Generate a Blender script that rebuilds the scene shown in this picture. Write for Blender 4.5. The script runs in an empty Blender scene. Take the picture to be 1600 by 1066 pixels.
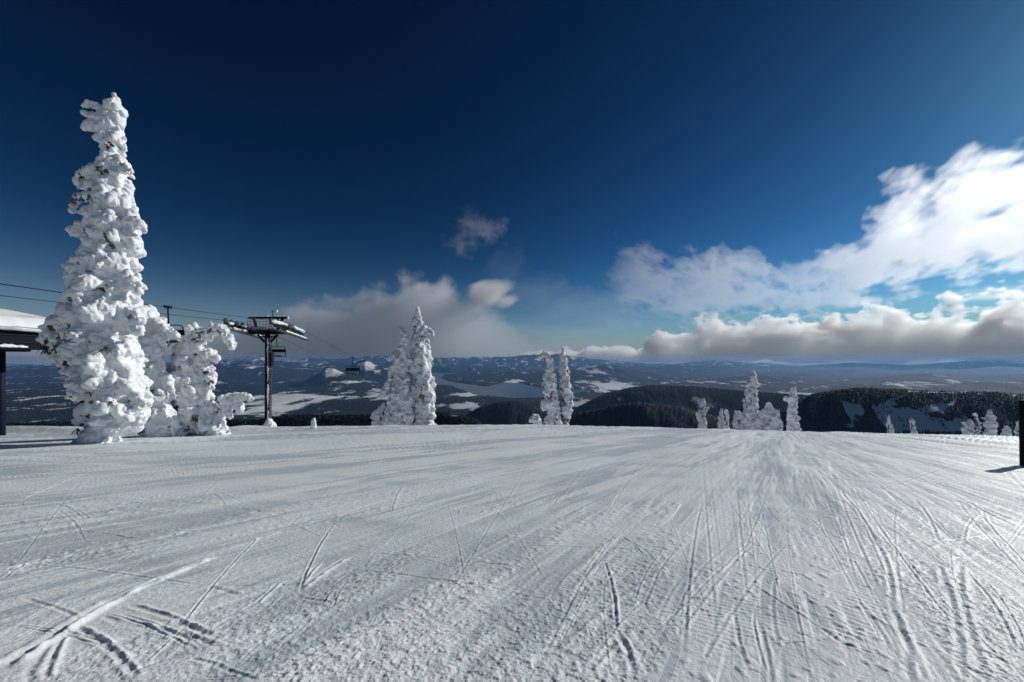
import bpy, bmesh, math, random
import numpy as np
from mathutils import Vector, Matrix

# ------------------------------------------------------------------ camera, sky, sun, exposure
S = bpy.context.scene
COL = S.collection
F, CX, HY = 600.0, 800.0, 561.0          # the photo's focal length, centre column and eye-level row (of 1600 x 1066)
cam = bpy.data.cameras.new('camera'); camo = bpy.data.objects.new('camera', cam); COL.objects.link(camo)
cam.sensor_fit = 'HORIZONTAL'; cam.sensor_width = 36.0; cam.lens = 36.0 * F / 1600.0
cam.shift_y = (HY - 533.0) / 1600.0
cam.clip_start = 0.05; cam.clip_end = 400000.0
camo.location = (0, 0, 0); camo.rotation_euler = (math.radians(90), 0, 0)
S.camera = camo

SUN_AZ, SUN_EL = math.radians(62.0), math.radians(26.0)
sun_dir = Vector((math.sin(SUN_AZ) * math.cos(SUN_EL), math.cos(SUN_AZ) * math.cos(SUN_EL), math.sin(SUN_EL)))
sl = bpy.data.lights.new('sun', 'SUN'); sl.energy = 3.3; sl.angle = math.radians(0.5); sl.color = (1.0, 0.97, 0.92)
so = bpy.data.objects.new('sun', sl); COL.objects.link(so); so.rotation_euler = sun_dir.to_track_quat('Z', 'Y').to_euler()

world = bpy.data.worlds.new('World'); S.world = world; world.use_nodes = True
wt = world.node_tree; wt.nodes.clear()
w_out = wt.nodes.new('ShaderNodeOutputWorld'); w_bg = wt.nodes.new('ShaderNodeBackground')
w_sky = wt.nodes.new('ShaderNodeTexSky'); w_sky.sky_type = 'NISHITA'; w_sky.sun_disc = False
w_sky.sun_elevation = SUN_EL; w_sky.sun_rotation = SUN_AZ
w_sky.altitude = 2500; w_sky.air_density = 1.0; w_sky.dust_density = 1.2; w_sky.ozone_density = 2.0
w_gam = wt.nodes.new('ShaderNodeGamma'); w_gam.inputs[1].default_value = 2.0      # the deep, polarised blue of a high winter sky
w_mul = wt.nodes.new('ShaderNodeMix'); w_mul.data_type = 'RGBA'; w_mul.blend_type = 'MULTIPLY'; w_mul.inputs[0].default_value = 1.0
w_mul.inputs[7].default_value = (0.184, 0.262, 0.254, 1)
w_bg.inputs[1].default_value = 0.1
wt.links.new(w_sky.outputs[0], w_mul.inputs[6]); wt.links.new(w_mul.outputs[2], w_gam.inputs[0])
# pale air low over the horizon
w_tc = wt.nodes.new('ShaderNodeTexCoord'); w_sep = wt.nodes.new('ShaderNodeSeparateXYZ'); wt.links.new(w_tc.outputs['Generated'], w_sep.inputs[0])
w_abs = wt.nodes.new('ShaderNodeMath'); w_abs.operation = 'ABSOLUTE'; wt.links.new(w_sep.outputs[2], w_abs.inputs[0])
w_ml = wt.nodes.new('ShaderNodeMath'); w_ml.operation = 'MULTIPLY'; w_ml.inputs[1].default_value = -1.0
w_k = wt.nodes.new('ShaderNodeMath'); w_k.operation = 'MULTIPLY'; w_k.inputs[1].default_value = 10.2; wt.links.new(w_abs.outputs[0], w_k.inputs[0])
w_pw = wt.nodes.new('ShaderNodeMath'); w_pw.operation = 'POWER'; w_pw.inputs[1].default_value = 1.7; wt.links.new(w_k.outputs[0], w_pw.inputs[0]); wt.links.new(w_pw.outputs[0], w_ml.inputs[0])
w_ex = wt.nodes.new('ShaderNodeMath'); w_ex.operation = 'EXPONENT'; wt.links.new(w_ml.outputs[0], w_ex.inputs[0])
w_mix = wt.nodes.new('ShaderNodeMix'); w_mix.data_type = 'RGBA'; w_mix.inputs[7].default_value = (2.3, 2.65, 3.1, 1)
w_m2 = wt.nodes.new('ShaderNodeMath'); w_m2.operation = 'MULTIPLY'; w_m2.use_clamp = True; w_m2.inputs[1].default_value = 1.0; wt.links.new(w_ex.outputs[0], w_m2.inputs[0])
wt.links.new(w_m2.outputs[0], w_mix.inputs[0]); wt.links.new(w_gam.outputs[0], w_mix.inputs[6]); wt.links.new(w_mix.outputs[2], w_bg.inputs[0])
wt.links.new(w_bg.outputs[0], w_out.inputs[0])

S.view_settings.view_transform = 'Standard'; S.view_settings.look = 'None'
S.view_settings.exposure = 0.0; S.view_settings.gamma = 1.0; S.view_settings.use_curve_mapping = False
S.cycles.use_denoising = True
S.cycles.max_bounces = 8; S.cycles.volume_bounces = 6; S.cycles.diffuse_bounces = 3
S.cycles.use_adaptive_sampling = True; S.cycles.adaptive_threshold = 0.01
S.cycles.volume_max_steps = 512

# ------------------------------------------------------------------ helpers
rnd = random.Random(7)
RT = np.random.default_rng(11).random(65536)

def W(px, py, Y):
    return Vector(((px - CX) / F * Y, Y, (HY - py) / F * Y))

def fade(t): return t * t * t * (t * (t * 6 - 15) + 10)

def n2(x, y, seed=0):
    ix = np.floor(x).astype(np.int64); iy = np.floor(y).astype(np.int64)
    fx = fade(x - ix); fy = fade(y - iy)
    def h(a, b): return RT[((a * 73856093) ^ (b * 19349663) ^ (seed * 83492791 + 12345)) % 65521]
    a = h(ix, iy); b = h(ix + 1, iy); c = h(ix, iy + 1); d = h(ix + 1, iy + 1)
    return (a + (b - a) * fx) * (1 - fy) + (c + (d - c) * fx) * fy

def n3(x, y, z, seed=0):
    ix = np.floor(x).astype(np.int64); iy = np.floor(y).astype(np.int64); iz = np.floor(z).astype(np.int64)
    fx = fade(x - ix); fy = fade(y - iy); fz = fade(z - iz)
    def h(a, b, c): return RT[((a * 73856093) ^ (b * 19349663) ^ (c * 83492791) ^ (seed * 2654435 + 777)) % 65521]
    r = []
    for k in (0, 1):
        a = h(ix, iy, iz + k); b = h(ix + 1, iy, iz + k); c = h(ix, iy + 1, iz + k); d = h(ix + 1, iy + 1, iz + k)
        r.append((a + (b - a) * fx) * (1 - fy) + (c + (d - c) * fx) * fy)
    return r[0] + (r[1] - r[0]) * fz

def fbm2(x, y, octv=4, seed=0, gain=0.5):
    s = 0; a = 1; t = 0
    for o in range(octv):
        s = s + a * n2(x * 2 ** o + 17.3 * o, y * 2 ** o - 9.1 * o, seed + o); t += a; a *= gain
    return s / t

def sstep(a, b, x):
    t = np.clip((x - a) / (b - a), 0, 1); return t * t * (3 - 2 * t)

def tag(o, label=None, cat=None, group=None, kind=None):
    if label: o['label'] = label
    if cat: o['category'] = cat
    if group: o['group'] = group
    if kind: o['kind'] = kind
    return o

def empty(name, loc, label, cat, group=None):
    o = bpy.data.objects.new(name, None); COL.objects.link(o); o.location = loc
    o.empty_display_size = 0.3
    return tag(o, label, cat, group)

def link_mesh(name, me, mat, parent=None, smooth=True):
    o = bpy.data.objects.new(name, me); COL.objects.link(o)
    if mat: me.materials.append(mat)
    if parent is not None:
        o.parent = parent; o.matrix_parent_inverse = Matrix.Translation(-parent.location)
    if smooth and len(me.polygons): me.polygons.foreach_set('use_smooth', np.ones(len(me.polygons), dtype=bool))
    return o

def np_mesh(name, co, quads):
    me = bpy.data.meshes.new(name)
    co = np.ascontiguousarray(co, dtype=np.float32); q = np.ascontiguousarray(quads, dtype=np.int32)
    k = q.shape[1]
    me.vertices.add(len(co)); me.vertices.foreach_set('co', co.ravel())
    me.loops.add(q.size); me.loops.foreach_set('vertex_index', q.ravel())
    me.polygons.add(len(q)); me.polygons.foreach_set('loop_start', np.arange(0, q.size, k, dtype=np.int32))
    me.update(calc_edges=True); me.validate()
    return me

def grid_quads(nr, nc):
    i = np.arange(nr * nc).reshape(nr, nc)
    return np.stack([i[:-1, :-1], i[:-1, 1:], i[1:, 1:], i[1:, :-1]], -1).reshape(-1, 4)

class MB:
    """collects boxes, bars, tubes and discs and links them as ONE mesh"""
    def __init__(s): s.v = []; s.f = []
    def add(s, vs, fs):
        b = len(s.v); s.v += [tuple(v) for v in vs]; s.f += [tuple(i + b for i in f) for f in fs]
    def box(s, c, d, rz=0, bev=0.0):
        bm = bmesh.new(); bmesh.ops.create_cube(bm, size=1)
        for v in bm.verts: v.co = Vector((v.co.x * d[0], v.co.y * d[1], v.co.z * d[2]))
        if bev: bmesh.ops.bevel(bm, geom=list(bm.edges), offset=bev, segments=2, affect='EDGES', profile=0.5)
        bmesh.ops.rotate(bm, verts=bm.verts, matrix=Matrix.Rotation(rz, 3, 'Z'))
        bmesh.ops.translate(bm, verts=bm.verts, vec=Vector(c)); s.bm(bm)
    def bm(s, bm):
        bm.verts.index_update(); s.add([v.co[:] for v in bm.verts], [[v.index for v in f.verts] for f in bm.faces]); bm.free()
    def tube(s, pts, r, n=8, cap=True):
        pts = [Vector(p) for p in pts]; rs = r if isinstance(r, (list, tuple)) else [r] * len(pts)
        vs = []; fs = []
        for i, p in enumerate(pts):
            t = (pts[min(i + 1, len(pts) - 1)] - pts[max(i - 1, 0)]).normalized()
            u = t.orthogonal().normalized() if i == 0 else (u - t * u.dot(t)).normalized()
            w = t.cross(u)
            for k in range(n):
                a = 2 * math.pi * k / n; vs.append(p + (u * math.cos(a) + w * math.sin(a)) * rs[i])
        for i in range(len(pts) - 1):
            for k in range(n):
                fs.append((i * n + k, i * n + (k + 1) % n, (i + 1) * n + (k + 1) % n, (i + 1) * n + k))
        if cap: fs.append(tuple(range(n - 1, -1, -1))); fs.append(tuple((len(pts) - 1) * n + k for k in range(n)))
        s.add(vs, fs)
    def bar(s, a, b, w, h=None):
        a = Vector(a); b = Vector(b); t = (b - a).normalized(); h = h or w
        u = t.cross(Vector((0, 0, 1)))
        u = Vector((1, 0, 0)) if u.length < 1e-4 else u.normalized()
        q = u.cross(t)
        vs = [p + u * i * w / 2 + q * j * h / 2 for p in (a, b) for i, j in ((-1, -1), (1, -1), (1, 1), (-1, 1))]
        s.add(vs, [(3, 2, 1, 0), (4, 5, 6, 7), (0, 1, 5, 4), (1, 2, 6, 5), (2, 3, 7, 6), (3, 0, 4, 7)])
    def build(s, name, mat, parent=None, smooth=False):
        me = bpy.data.meshes.new(name); me.from_pydata(s.v, [], s.f); me.update()
        return link_mesh(name, me, mat, parent, smooth)

# ------------------------------------------------------------------ materials
def mat(name, base, rough=0.6, metal=0.0, spec=0.5):
    m = bpy.data.materials.new(name); m.use_nodes = True; nt = m.node_tree
    b = nt.nodes['Principled BSDF']; b.inputs['Base Color'].default_value = (*base, 1)
    b.inputs['Roughness'].default_value = rough; b.inputs['Metallic'].default_value = metal
    b.inputs['Specular IOR Level'].default_value = spec
    return m, nt, b

def N(nt, t, **kw):
    n = nt.nodes.new(t)
    for k, v in kw.items(): setattr(n, k, v)
    return n

def math_n(nt, op, a, b=None, clamp=False):
    n = nt.nodes.new('ShaderNodeMath'); n.operation = op; n.use_clamp = clamp
    for i, v in enumerate((a, b)):
        if v is None: continue
        if hasattr(v, 'links'): nt.links.new(v, n.inputs[i])
        else: n.inputs[i].default_value = v
    return n.outputs[0]

def noise_n(nt, vec, scale, detail=4, rough=0.55):
    n = nt.nodes.new('ShaderNodeTexNoise'); n.inputs['Scale'].default_value = scale
    n.inputs['Detail'].default_value = detail; n.inputs['Roughness'].default_value = rough
    nt.links.new(vec, n.inputs['Vector']); return n.outputs[0]

def mix_col(nt, fac, a, b):
    n = nt.nodes.new('ShaderNodeMix'); n.data_type = 'RGBA'
    if hasattr(fac, 'links'): nt.links.new(fac, n.inputs[0])
    else: n.inputs[0].default_value = fac
    for i, v in ((6, a), (7, b)):
        if hasattr(v, 'links'): nt.links.new(v, n.inputs[i])
        else: n.inputs[i].default_value = (*v, 1)
    return n.outputs[2]

def mat_piste():
    m, nt, b = mat('groomed_snow', (0.8, 0.82, 0.84), 0.5, 0, 0.24)
    pos = N(nt, 'ShaderNodeNewGeometry').outputs['Position']
    big = noise_n(nt, pos, 0.45, 4)
    pk = N(nt, 'ShaderNodeAttribute', attribute_name='packed').outputs['Fac']
    big = math_n(nt, 'ADD', math_n(nt, 'MULTIPLY', pk, 1.5), math_n(nt, 'ADD', math_n(nt, 'MULTIPLY', big, .6), .2), True)
    c = mix_col(nt, big, (0.555, 0.625, 0.665), (0.83, 0.87, 0.89))
    nt.links.new(c, b.inputs['Base Color'])
    fine = noise_n(nt, pos, 70, 3, 0.6); mid = noise_n(nt, pos, 22, 3, 0.6)
    hgt = math_n(nt, 'ADD', math_n(nt, 'MULTIPLY', fine, 0.35), mid)
    bp = N(nt, 'ShaderNodeBump'); bp.inputs['Strength'].default_value = 0.5; bp.inputs['Distance'].default_value = 0.02
    nt.links.new(hgt, bp.inputs['Height']); nt.links.new(bp.outputs[0], b.inputs['Normal'])
    return m

def mat_rime(name, scale, needle_shade=0.02, dist=0.05):
    """snow and rime crust; dark needle patches, with shade painted into creases and faces away from the sun"""
    m, nt, b = mat(name, (0.84, 0.86, 0.88), 0.6, 0, 0.25)
    g = N(nt, 'ShaderNodeNewGeometry'); pos = g.outputs['Position']
    needle_shade_fac = N(nt, 'ShaderNodeAttribute', attribute_name='needle_shade').outputs['Fac']
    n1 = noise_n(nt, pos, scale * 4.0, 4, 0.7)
    k = math_n(nt, 'MULTIPLY', math_n(nt, 'SUBTRACT', math_n(nt, 'ADD', needle_shade_fac, math_n(nt, 'MULTIPLY', n1, 1.7)), 1.55 - needle_shade), 3.5, True)
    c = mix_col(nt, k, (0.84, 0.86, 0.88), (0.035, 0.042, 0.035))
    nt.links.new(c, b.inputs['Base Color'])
    f1 = noise_n(nt, pos, scale * 3.2, 5, 0.65)
    bp = N(nt, 'ShaderNodeBump'); bp.inputs['Strength'].default_value = 0.6; bp.inputs['Distance'].default_value = dist
    nt.links.new(f1, bp.inputs['Height']); nt.links.new(bp.outputs[0], b.inputs['Normal'])
    return m

def mat_terrain():
    m, nt, b = mat('forest_and_snow_fields', (0.03, 0.04, 0.04), 0.9, 0, 0.1)
    pos = N(nt, 'ShaderNodeNewGeometry').outputs['Position']
    at = N(nt, 'ShaderNodeAttribute', attribute_name='snowiness').outputs['Fac']
    nt_b = noise_n(nt, pos, 1 / 1500.0, 7, 0.62)
    near = noise_n(nt, pos, 1 / 140.0, 5, 0.65)
    mp = N(nt, 'ShaderNodeMapping'); mp.inputs['Scale'].default_value = (1.0, 0.35, 1.0)
    nt.links.new(pos, mp.inputs[0])
    fld = noise_n(nt, mp.outputs[0], 1 / 420.0, 4, 0.55)
    v = math_n(nt, 'ADD', math_n(nt, 'MULTIPLY', nt_b, 0.45), math_n(nt, 'MULTIPLY', fld, 0.55))
    v = math_n(nt, 'ADD', v, math_n(nt, 'MULTIPLY', math_n(nt, 'SUBTRACT', near, 0.5), 0.26))
    v = math_n(nt, 'ADD', v, at)
    k = math_n(nt, 'MULTIPLY', math_n(nt, 'SUBTRACT', v, 0.575), 22.0, True)
    forest = mix_col(nt, near, (0.006, 0.009, 0.011), (0.026, 0.034, 0.038))
    c = mix_col(nt, k, forest, (0.74, 0.75, 0.76))
    nt.links.new(c, b.inputs['Base Color'])
    return m

M_PISTE = mat_piste()
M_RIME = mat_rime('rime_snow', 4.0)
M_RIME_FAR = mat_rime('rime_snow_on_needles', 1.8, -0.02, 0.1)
M_TERR = mat_terrain()

# ------------------------------------------------------------------ the snow slope under the camera
def base_z(x, y):
    x = np.asarray(x, dtype=float); y = np.asarray(y, dtype=float)
    lat = np.where(x > 0, 0.030, 0.013) * x * x / (np.abs(x) + 8.0)
    d = np.maximum(0, y - 29.0); cap = 14.0
    steep = np.where(d < cap, 0.011 * d * d, 0.011 * cap * cap + 0.022 * cap * (d - cap))
    roll = 0.10 * (fbm2(x / 9.0 + 3.1, y / 9.0, 2, 3) - 0.5) * sstep(2, 12, np.hypot(x, y))
    return -1.6 - 0.1185 * y - lat - steep + roll

def gz(x, y): return float(base_z(np.array([x]), np.array([y]))[0])

def on_ground(px, py, lo=1.0, hi=45.0):
    for _ in range(60):
        mid = (lo + hi) / 2; z = gz((px - CX) / F * mid, mid)
        if HY - z / mid * F > py: lo = mid
        else: hi = mid
    Y = (lo + hi) / 2; x = (px - CX) / F * Y
    return Vector((x, Y, gz(x, Y)))

def build_slope():
    nr, nc = 1150, 1500
    inv = np.linspace(1 / 1.2, 1 / 75.0, nr)            # rows are closer together near the viewer
    # denser rows far away where the slope is seen at a flat angle
    Y = 1 / inv
    u = np.concatenate([np.linspace(-3.2, -1.75, 40, endpoint=False), np.linspace(-1.75, 1.75, nc - 80), np.linspace(1.75, 3.2, 41)[1:]])
    YY, UU = np.meshgrid(Y, u, indexing='ij'); X = YY * UU
    Z = base_z(X.ravel(), YY.ravel()).reshape(X.shape)
    px_size = YY * YY * (inv[0] - inv[1])                # row spacing in metres
    fx, fy = 33.0, 48.0                                  # traffic fans out from here, over the crest on the right
    wx = X + 0.7 * (fbm2(X / 11, YY / 11, 2, 51) - 0.5); wy = YY + 0.7 * (fbm2(X / 11, YY / 11, 2, 61) - 0.5)
    phi = np.arctan2(wx - fx, wy - fy); r = np.hypot(wx - fx, wy - fy)
    s = phi * 44.0                                       # metres across the flow
    def lod(wl): return sstep(1.2, 3.0, wl / (px_size * .8))
    D = np.zeros_like(Z)
    # scraped streaks along the flow, and the thin scratches edges leave
    ALB = np.zeros_like(Z)
    for wl, amp, ln, sd in ((1.9, .022, 18, 9), (0.85, .014, 10, 1), (0.36, .0075, 5, 2), (0.15, .0045, 2.6, 3), (0.07, .0028, 1.6, 4), (0.035, .0018, .9, 5)):
        rr_ = r / ln + 2.2 * n2(s / (wl * 1.7) + 5.5, r / (ln * 2.5), sd + 60)
        ss_ = s / wl + .5 * n2(s / (wl * 3), r / (ln * .5), sd + 70)
        st = n2(ss_, rr_, sd) - 0.5
        pat = 0.18 + 1.5 * sstep(.42, .66, fbm2(X / (.9 + wl * 3), YY / (1.3 + wl * 4), 3, sd + 30))
        thin = .75 if wl < .2 else .12
        far_ = 1 + 1.5 * sstep(7, 24, YY) * (wl > .3)
        D += 2 * amp * st * pat * far_
        D += thin * (-0.9 * amp * np.exp(-((st + .08) / .035) ** 2) * pat + 0.7 * amp * np.exp(-((st - .05) / .03) ** 2) * pat)
        ALB += 0.55 * st * (pat + .3) * far_ + .35 * thin * np.exp(-((st - .05) / .05) ** 2) * pat
    for wl, amp, ln, sd in ((.6, .010, 5, 41), (.27, .005, 3, 42)):    # traffic across the slope
        cx_ = (X - .25 * YY) / ln + 2.5 * n2((YY + .25 * X) / (wl * 1.9), (X - .25 * YY) / (ln * 3), sd + 60)
        st = n2((YY + .25 * X) / wl + .6 * n2(X / 3, YY / 3, sd + 70), cx_, sd) - .5
        D += 2 * amp * st * sstep(.46, .66, fbm2(X / 7, YY / 5, 3, 44)) * sstep(.5, 1.6, wl / px_size)
        ALB += .35 * st
    # crumbly patches
    m1 = sstep(0.47, 0.60, fbm2(s / 0.42, r / 3.2, 3, 71)) * (.35 + .65 * sstep(.42, .58, fbm2(s / 1.6, r / 5, 2, 75))); m2 = 0.22 + 1.0 * m1
    for wl, amp, sd in ((0.11, .0030, 81), (0.055, .0052, 82), (0.028, .0048, 83), (0.015, .0030, 84)):
        c = n2(X / wl, YY / wl, sd); c = np.maximum(0, c - 0.45)
        D += amp * 2.0 * c * m2 * lod(wl)
    # hard frozen lumps at the edges of patches
    lump = np.maximum(0, n2(X / 0.06, YY / 0.06, 91) - 0.70) * sstep(.55, .7, fbm2(s / 1.3, r / 5, 2, 95))
    D += 0.032 * lump * lod(0.06)
    # groomer corduroy, kept only in some patches
    for (cx, cy, rx, ry, ang, pitch) in ((1205, 700, 60, 22, 25, .16), (1370, 800, 75, 50, 38, .10), (1555, 900, 75, 70, 40, .065),
                                         (1410, 760, 70, 20, -20, .12), (1180, 960, 110, 60, 62, .055), (1330, 980, 70, 90, 35, .07), (860, 960, 160, 60, -58, .06)):
        PX = CX + F * UU; PY = HY - F * Z / YY
        mk = sstep(1.0, 0.55, np.hypot((PX - cx) / rx, (PY - cy) / ry) + 1.3 * (fbm2(X / .6, YY / .6, 3, 97) - .5))
        a = math.radians(ang); q = X * math.cos(a) + YY * math.sin(a)
        D += 0.0028 * (pitch / .1) * mk * np.sin(2 * math.pi * q / pitch + 2.5 * fbm2(X / 2, YY / 2, 2, 98)) * sstep(1.5, 3, pitch / np.minimum(px_size, .2))
    D *= sstep(0, 1, np.ones_like(D))
    # ski and edge tracks: (from px,py) (to px,py) half width m, depth m, berm
    Zb = Z.copy()
    tracks = [((0, 1052), (185, 935), .05, .03, .05), ((185, 935), (340, 868), .035, .02, .045),
              ((118, 985), (215, 1066), .026, .009, .022), ((70, 1066), (98, 1000), .025, .015, .022), ((40, 1066), (80, 1010), .03, .012, .015),
              ((160, 968), (185, 978), .026, .018, .01), ((205, 982), (345, 1015), .028, .011, .020), ((200, 950), (340, 1005), .026, .010, .020),
              ((250, 975), (350, 1000), .026, .007, .015), ((325, 920), (375, 932), .03, .018, .01), ((400, 945), (435, 912), .02, .01, .022),
              ((468, 922), (525, 815), .016, .03, .012), ((468, 922), (545, 870), .03, .008, .03), ((470, 918), (500, 880), .02, .012, .02),
              ((470, 935), (520, 945), .02, .01, .012), ((505, 945), (520, 922), .015, .01, .012), ((520, 950), (545, 905), .012, .01, .01),
              ((970, 838), (1005, 868), .014, .045, .01), ((975, 842), (1012, 865), .012, .04, .008), ((963, 848), (990, 868), .010, .03, .006),
              ((985, 835), (1100, 818), .012, .014, .004), ((895, 848), (1080, 915), .014, .018, .006), ((945, 880), (962, 985), .018, .014, .02),
              ((962, 985), (992, 1066), .03, .02, .022), ((965, 990), (1000, 1066), .03, .012, .01), ((920, 1050), (965, 1000), .03, .016, .022),
              ((1070, 760), (1120, 772), .016, .04, .01), ((1120, 772), (1150, 772), .018, .02, .006), ((1040, 752), (1075, 764), .012, .012, .004),
              ((1310, 765), (1370, 850), .022, .025, .02), ((1370, 850), (1392, 950), .025, .018, .022), ((1392, 950), (1420, 1066), .03, .026, .022),
              ((1400, 975), (1440, 1066), .028, .03, .012), ((1430, 780), (1465, 845), .022, .022, .012), ((1465, 885), (1500, 1066), .03, .026, .016),
              ((1370, 850), (1480, 845), .024, .026, .008), ((1480, 845), (1600, 835), .026, .035, .01), ((1290, 902), (1390, 890), .022, .02, .006),
              ((1280, 870), (1390, 865), .02, .014, .006), ((1460, 872), (1600, 880), .02, .016, .006), ((1255, 800), (1310, 870), .018, .014, .012),
              ((1340, 940), (1390, 1020), .022, .02, .012), ((1505, 845), (1530, 800), .018, .006, .014), ((1540, 1066), (1500, 880), .03, .018, .016),
              ((1060, 940), (1140, 850), .02, .012, .012), ((1060, 990), (1180, 850), .02, .012, .012), ((1175, 915), (1320, 1010), .022, .016, .012),
              ((1090, 1040), (1230, 850), .02, .014, .01), ((500, 750), (555, 770), .016, .022, .006), ((540, 745), (590, 768), .014, .016, .004),
              ((715, 738), (755, 765), .016, .022, .006), ((612, 800), (628, 760), .02, .012, .014), ((690, 730), (560, 765), .03, .008, .014),
              ((10, 790), (150, 730), .03, .012, .02), ((340, 862), (640, 770), .03, .008, .016), ((640, 770), (1000, 715), .04, .01, .016),
              ((0, 905), (350, 830), .025, .008, .018), ((350, 830), (760, 745), .03, .008, .018), ((0, 860), (500, 775), .03, .006, .014),
              ((1130, 800), (850, 805), .02, .012, .006), ((800, 1066), (1060, 870), .03, .01, .012), ((330, 1066), (640, 880), .03, .01, .012),
              ((640, 880), (1010, 760), .03, .008, .012), ((1275, 690), (1290, 745), .05, .012, .014), ((1240, 700), (1235, 770), .05, .01, .012),
              ((1360, 770), (1600, 690), .05, .01, .014), ((1380, 740), (1600, 790), .04, .014, .014), ((1420, 740), (1600, 830), .035, .016, .014),
              ((1330, 720), (1480, 760), .04, .01, .014), ((1450, 690), (1600, 745), .06, .02, .02), ((1180, 690), (1400, 760), .05, .012, .014)]
    rr = random.Random(5)
    n_traced = len(tracks)
    for _ in range(240):                                  # the many thin crossings left by edges and poles
        x0 = rr.uniform(-60, 1660); y0 = 690 + 376 * rr.random() ** 1.15; L = rr.uniform(30, 420) * (0.30 + (y0 - 660) / 330)
        fxp, fyp = 1230, 640
        k = rr.random(); base = math.atan2(fyp - y0, fxp - x0) + rr.gauss(0, 0.14 if k < .45 else .5)
        if k > .92: base = rr.uniform(0, math.pi); L = min(L, 150)
        amp = rr.random() ** 2 * (.45 if y0 > 830 or k > .6 else 1.0)
        tracks.append(((x0, y0), (x0 + L * math.cos(base), max(680, y0 + L * math.sin(base))), rr.uniform(.008, .02), .012 + .045 * amp, .010 + .030 * amp))
        if rr.random() < .3:                              # the other ski
            o_ = rr.uniform(10, 26) * (y0 - 640) / 250
            tracks.append(((x0 + o_, y0 + 2), (x0 + o_ + L * math.cos(base), max(680, y0 + 2 + L * math.sin(base))), rr.uniform(.008, .016), .012 + .03 * amp, .010 + .022 * amp))
    for ti, (a, b, hw, dep, berm) in enumerate(tracks):
        q_ = (.72 if (a[0] > 1000 or (a[1] > 960 and a[0] > 195)) else 1.0) if ti < n_traced else .5
        hw, dep, berm = hw * .62, dep * .185 * (1.0 if ti < n_traced else .8), berm * .55 * q_
        ga, gb = on_ground(*a), on_ground(*b)
        dx, dy = gb.x - ga.x, gb.y - ga.y; L = math.hypot(dx, dy)
        if L < .02: continue
        mg = 0.3
        rsel = np.where((Y > min(ga.y, gb.y) - mg) & (Y < max(ga.y, gb.y) + mg))[0]
        if len(rsel) < 2: continue
        ua, ub = ga.x / ga.y, gb.x / gb.y; mu = .35 / min(ga.y, gb.y) + .02
        cs = np.where((u > min(ua, ub) - mu) & (u < max(ua, ub) + mu))[0]
        if len(cs) < 2: continue
        sl_ = (slice(rsel[0], rsel[-1] + 1), slice(cs[0], cs[-1] + 1))
        xs = X[sl_]; ys = YY[sl_]
        t = ((xs - ga.x) * dx + (ys - ga.y) * dy) / (L * L)
        n = ((xs - ga.x) * dy - (ys - ga.y) * dx) / L
        n = n + 0.05 * min(L, 1.5) * np.sin(t * 3.1) * 0.5 + .008 * (n2(xs / .12, ys / .12, 7) - .5)
        w = np.maximum(hw, 0.55 * np.minimum(px_size[sl_], .12))
        env = sstep(-0.02, 0.12, t) * sstep(1.02, 0.85, t)
        side = 1.0 if dy > 0 else -1.0
        rag = 1.0 + 0.9 * (n2(xs / .07, ys / .07, 8) - .5) * lod(.07)[sl_]
        g = -dep * np.exp(-(n / w) ** 2) + berm * rag * np.exp(-((n - side * 1.9 * w) / (1.0 * w)) ** 2) + .35 * berm * rag * np.exp(-((n + side * 1.9 * w) / w) ** 2)
        D[sl_] += g * env * (hw / w)
    fade_near = sstep(1.25, 1.6, YY)
    D *= fade_near
    # drift banks at the left edge and by the trees
    for (bx, by, h, wx_, wy_) in ((-36, 28, .4, 6, 2), (-30, 31, .3, 4, 1.5), (35, 27, .22, 5, 2.6), (-24.5, 35.5, .30, 2.6, 1.2), (-33, 26, .35, 4.5, 1.2), (-29, 25.2, .22, 2.5, .9)):
        D += h * np.exp(-((X - bx) / wx_) ** 2 - ((YY - by) / wy_) ** 2)
    Z = Z + D
    me = np_mesh('snow_slope', np.stack([X, YY, Z], -1).reshape(-1, 3), grid_quads(nr, nc))
    at_ = me.attributes.new('packed', 'FLOAT', 'POINT'); at_.data.foreach_set('value', ALB.ravel().astype(np.float32))
    tag(link_mesh('snow_slope', me, M_PISTE), kind='structure')
    # the slope goes on behind and beside the viewer
    n = 60
    xs = np.linspace(-130, 130, n); ys = np.linspace(-80, 75, n)
    gx, gy = np.meshgrid(xs, ys); zz = base_z(gx.ravel(), gy.ravel()).reshape(gx.shape)
    zz = zz - 0.35 - 0.0 * gx
    me = np_mesh('snow_field', np.stack([gx, gy, zz], -1).reshape(-1, 3), grid_quads(n, n))
    tag(link_mesh('snow_field', me, M_PISTE), kind='structure')
build_slope()

# ------------------------------------------------------------------ the valley, lake and ridges
LAKE_Z = -1050.0
def poly_mask(px, py, poly):
    inside = np.zeros(px.shape, bool); n = len(poly)
    for i in range(n):
        x1, y1 = poly[i]; x2, y2 = poly[(i + 1) % n]
        if y1 == y2: continue
        c = ((y1 > py) != (y2 > py)) & (px < (x2 - x1) * (py - y1) / (y2 - y1) + x1); inside ^= c
    return inside

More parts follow.
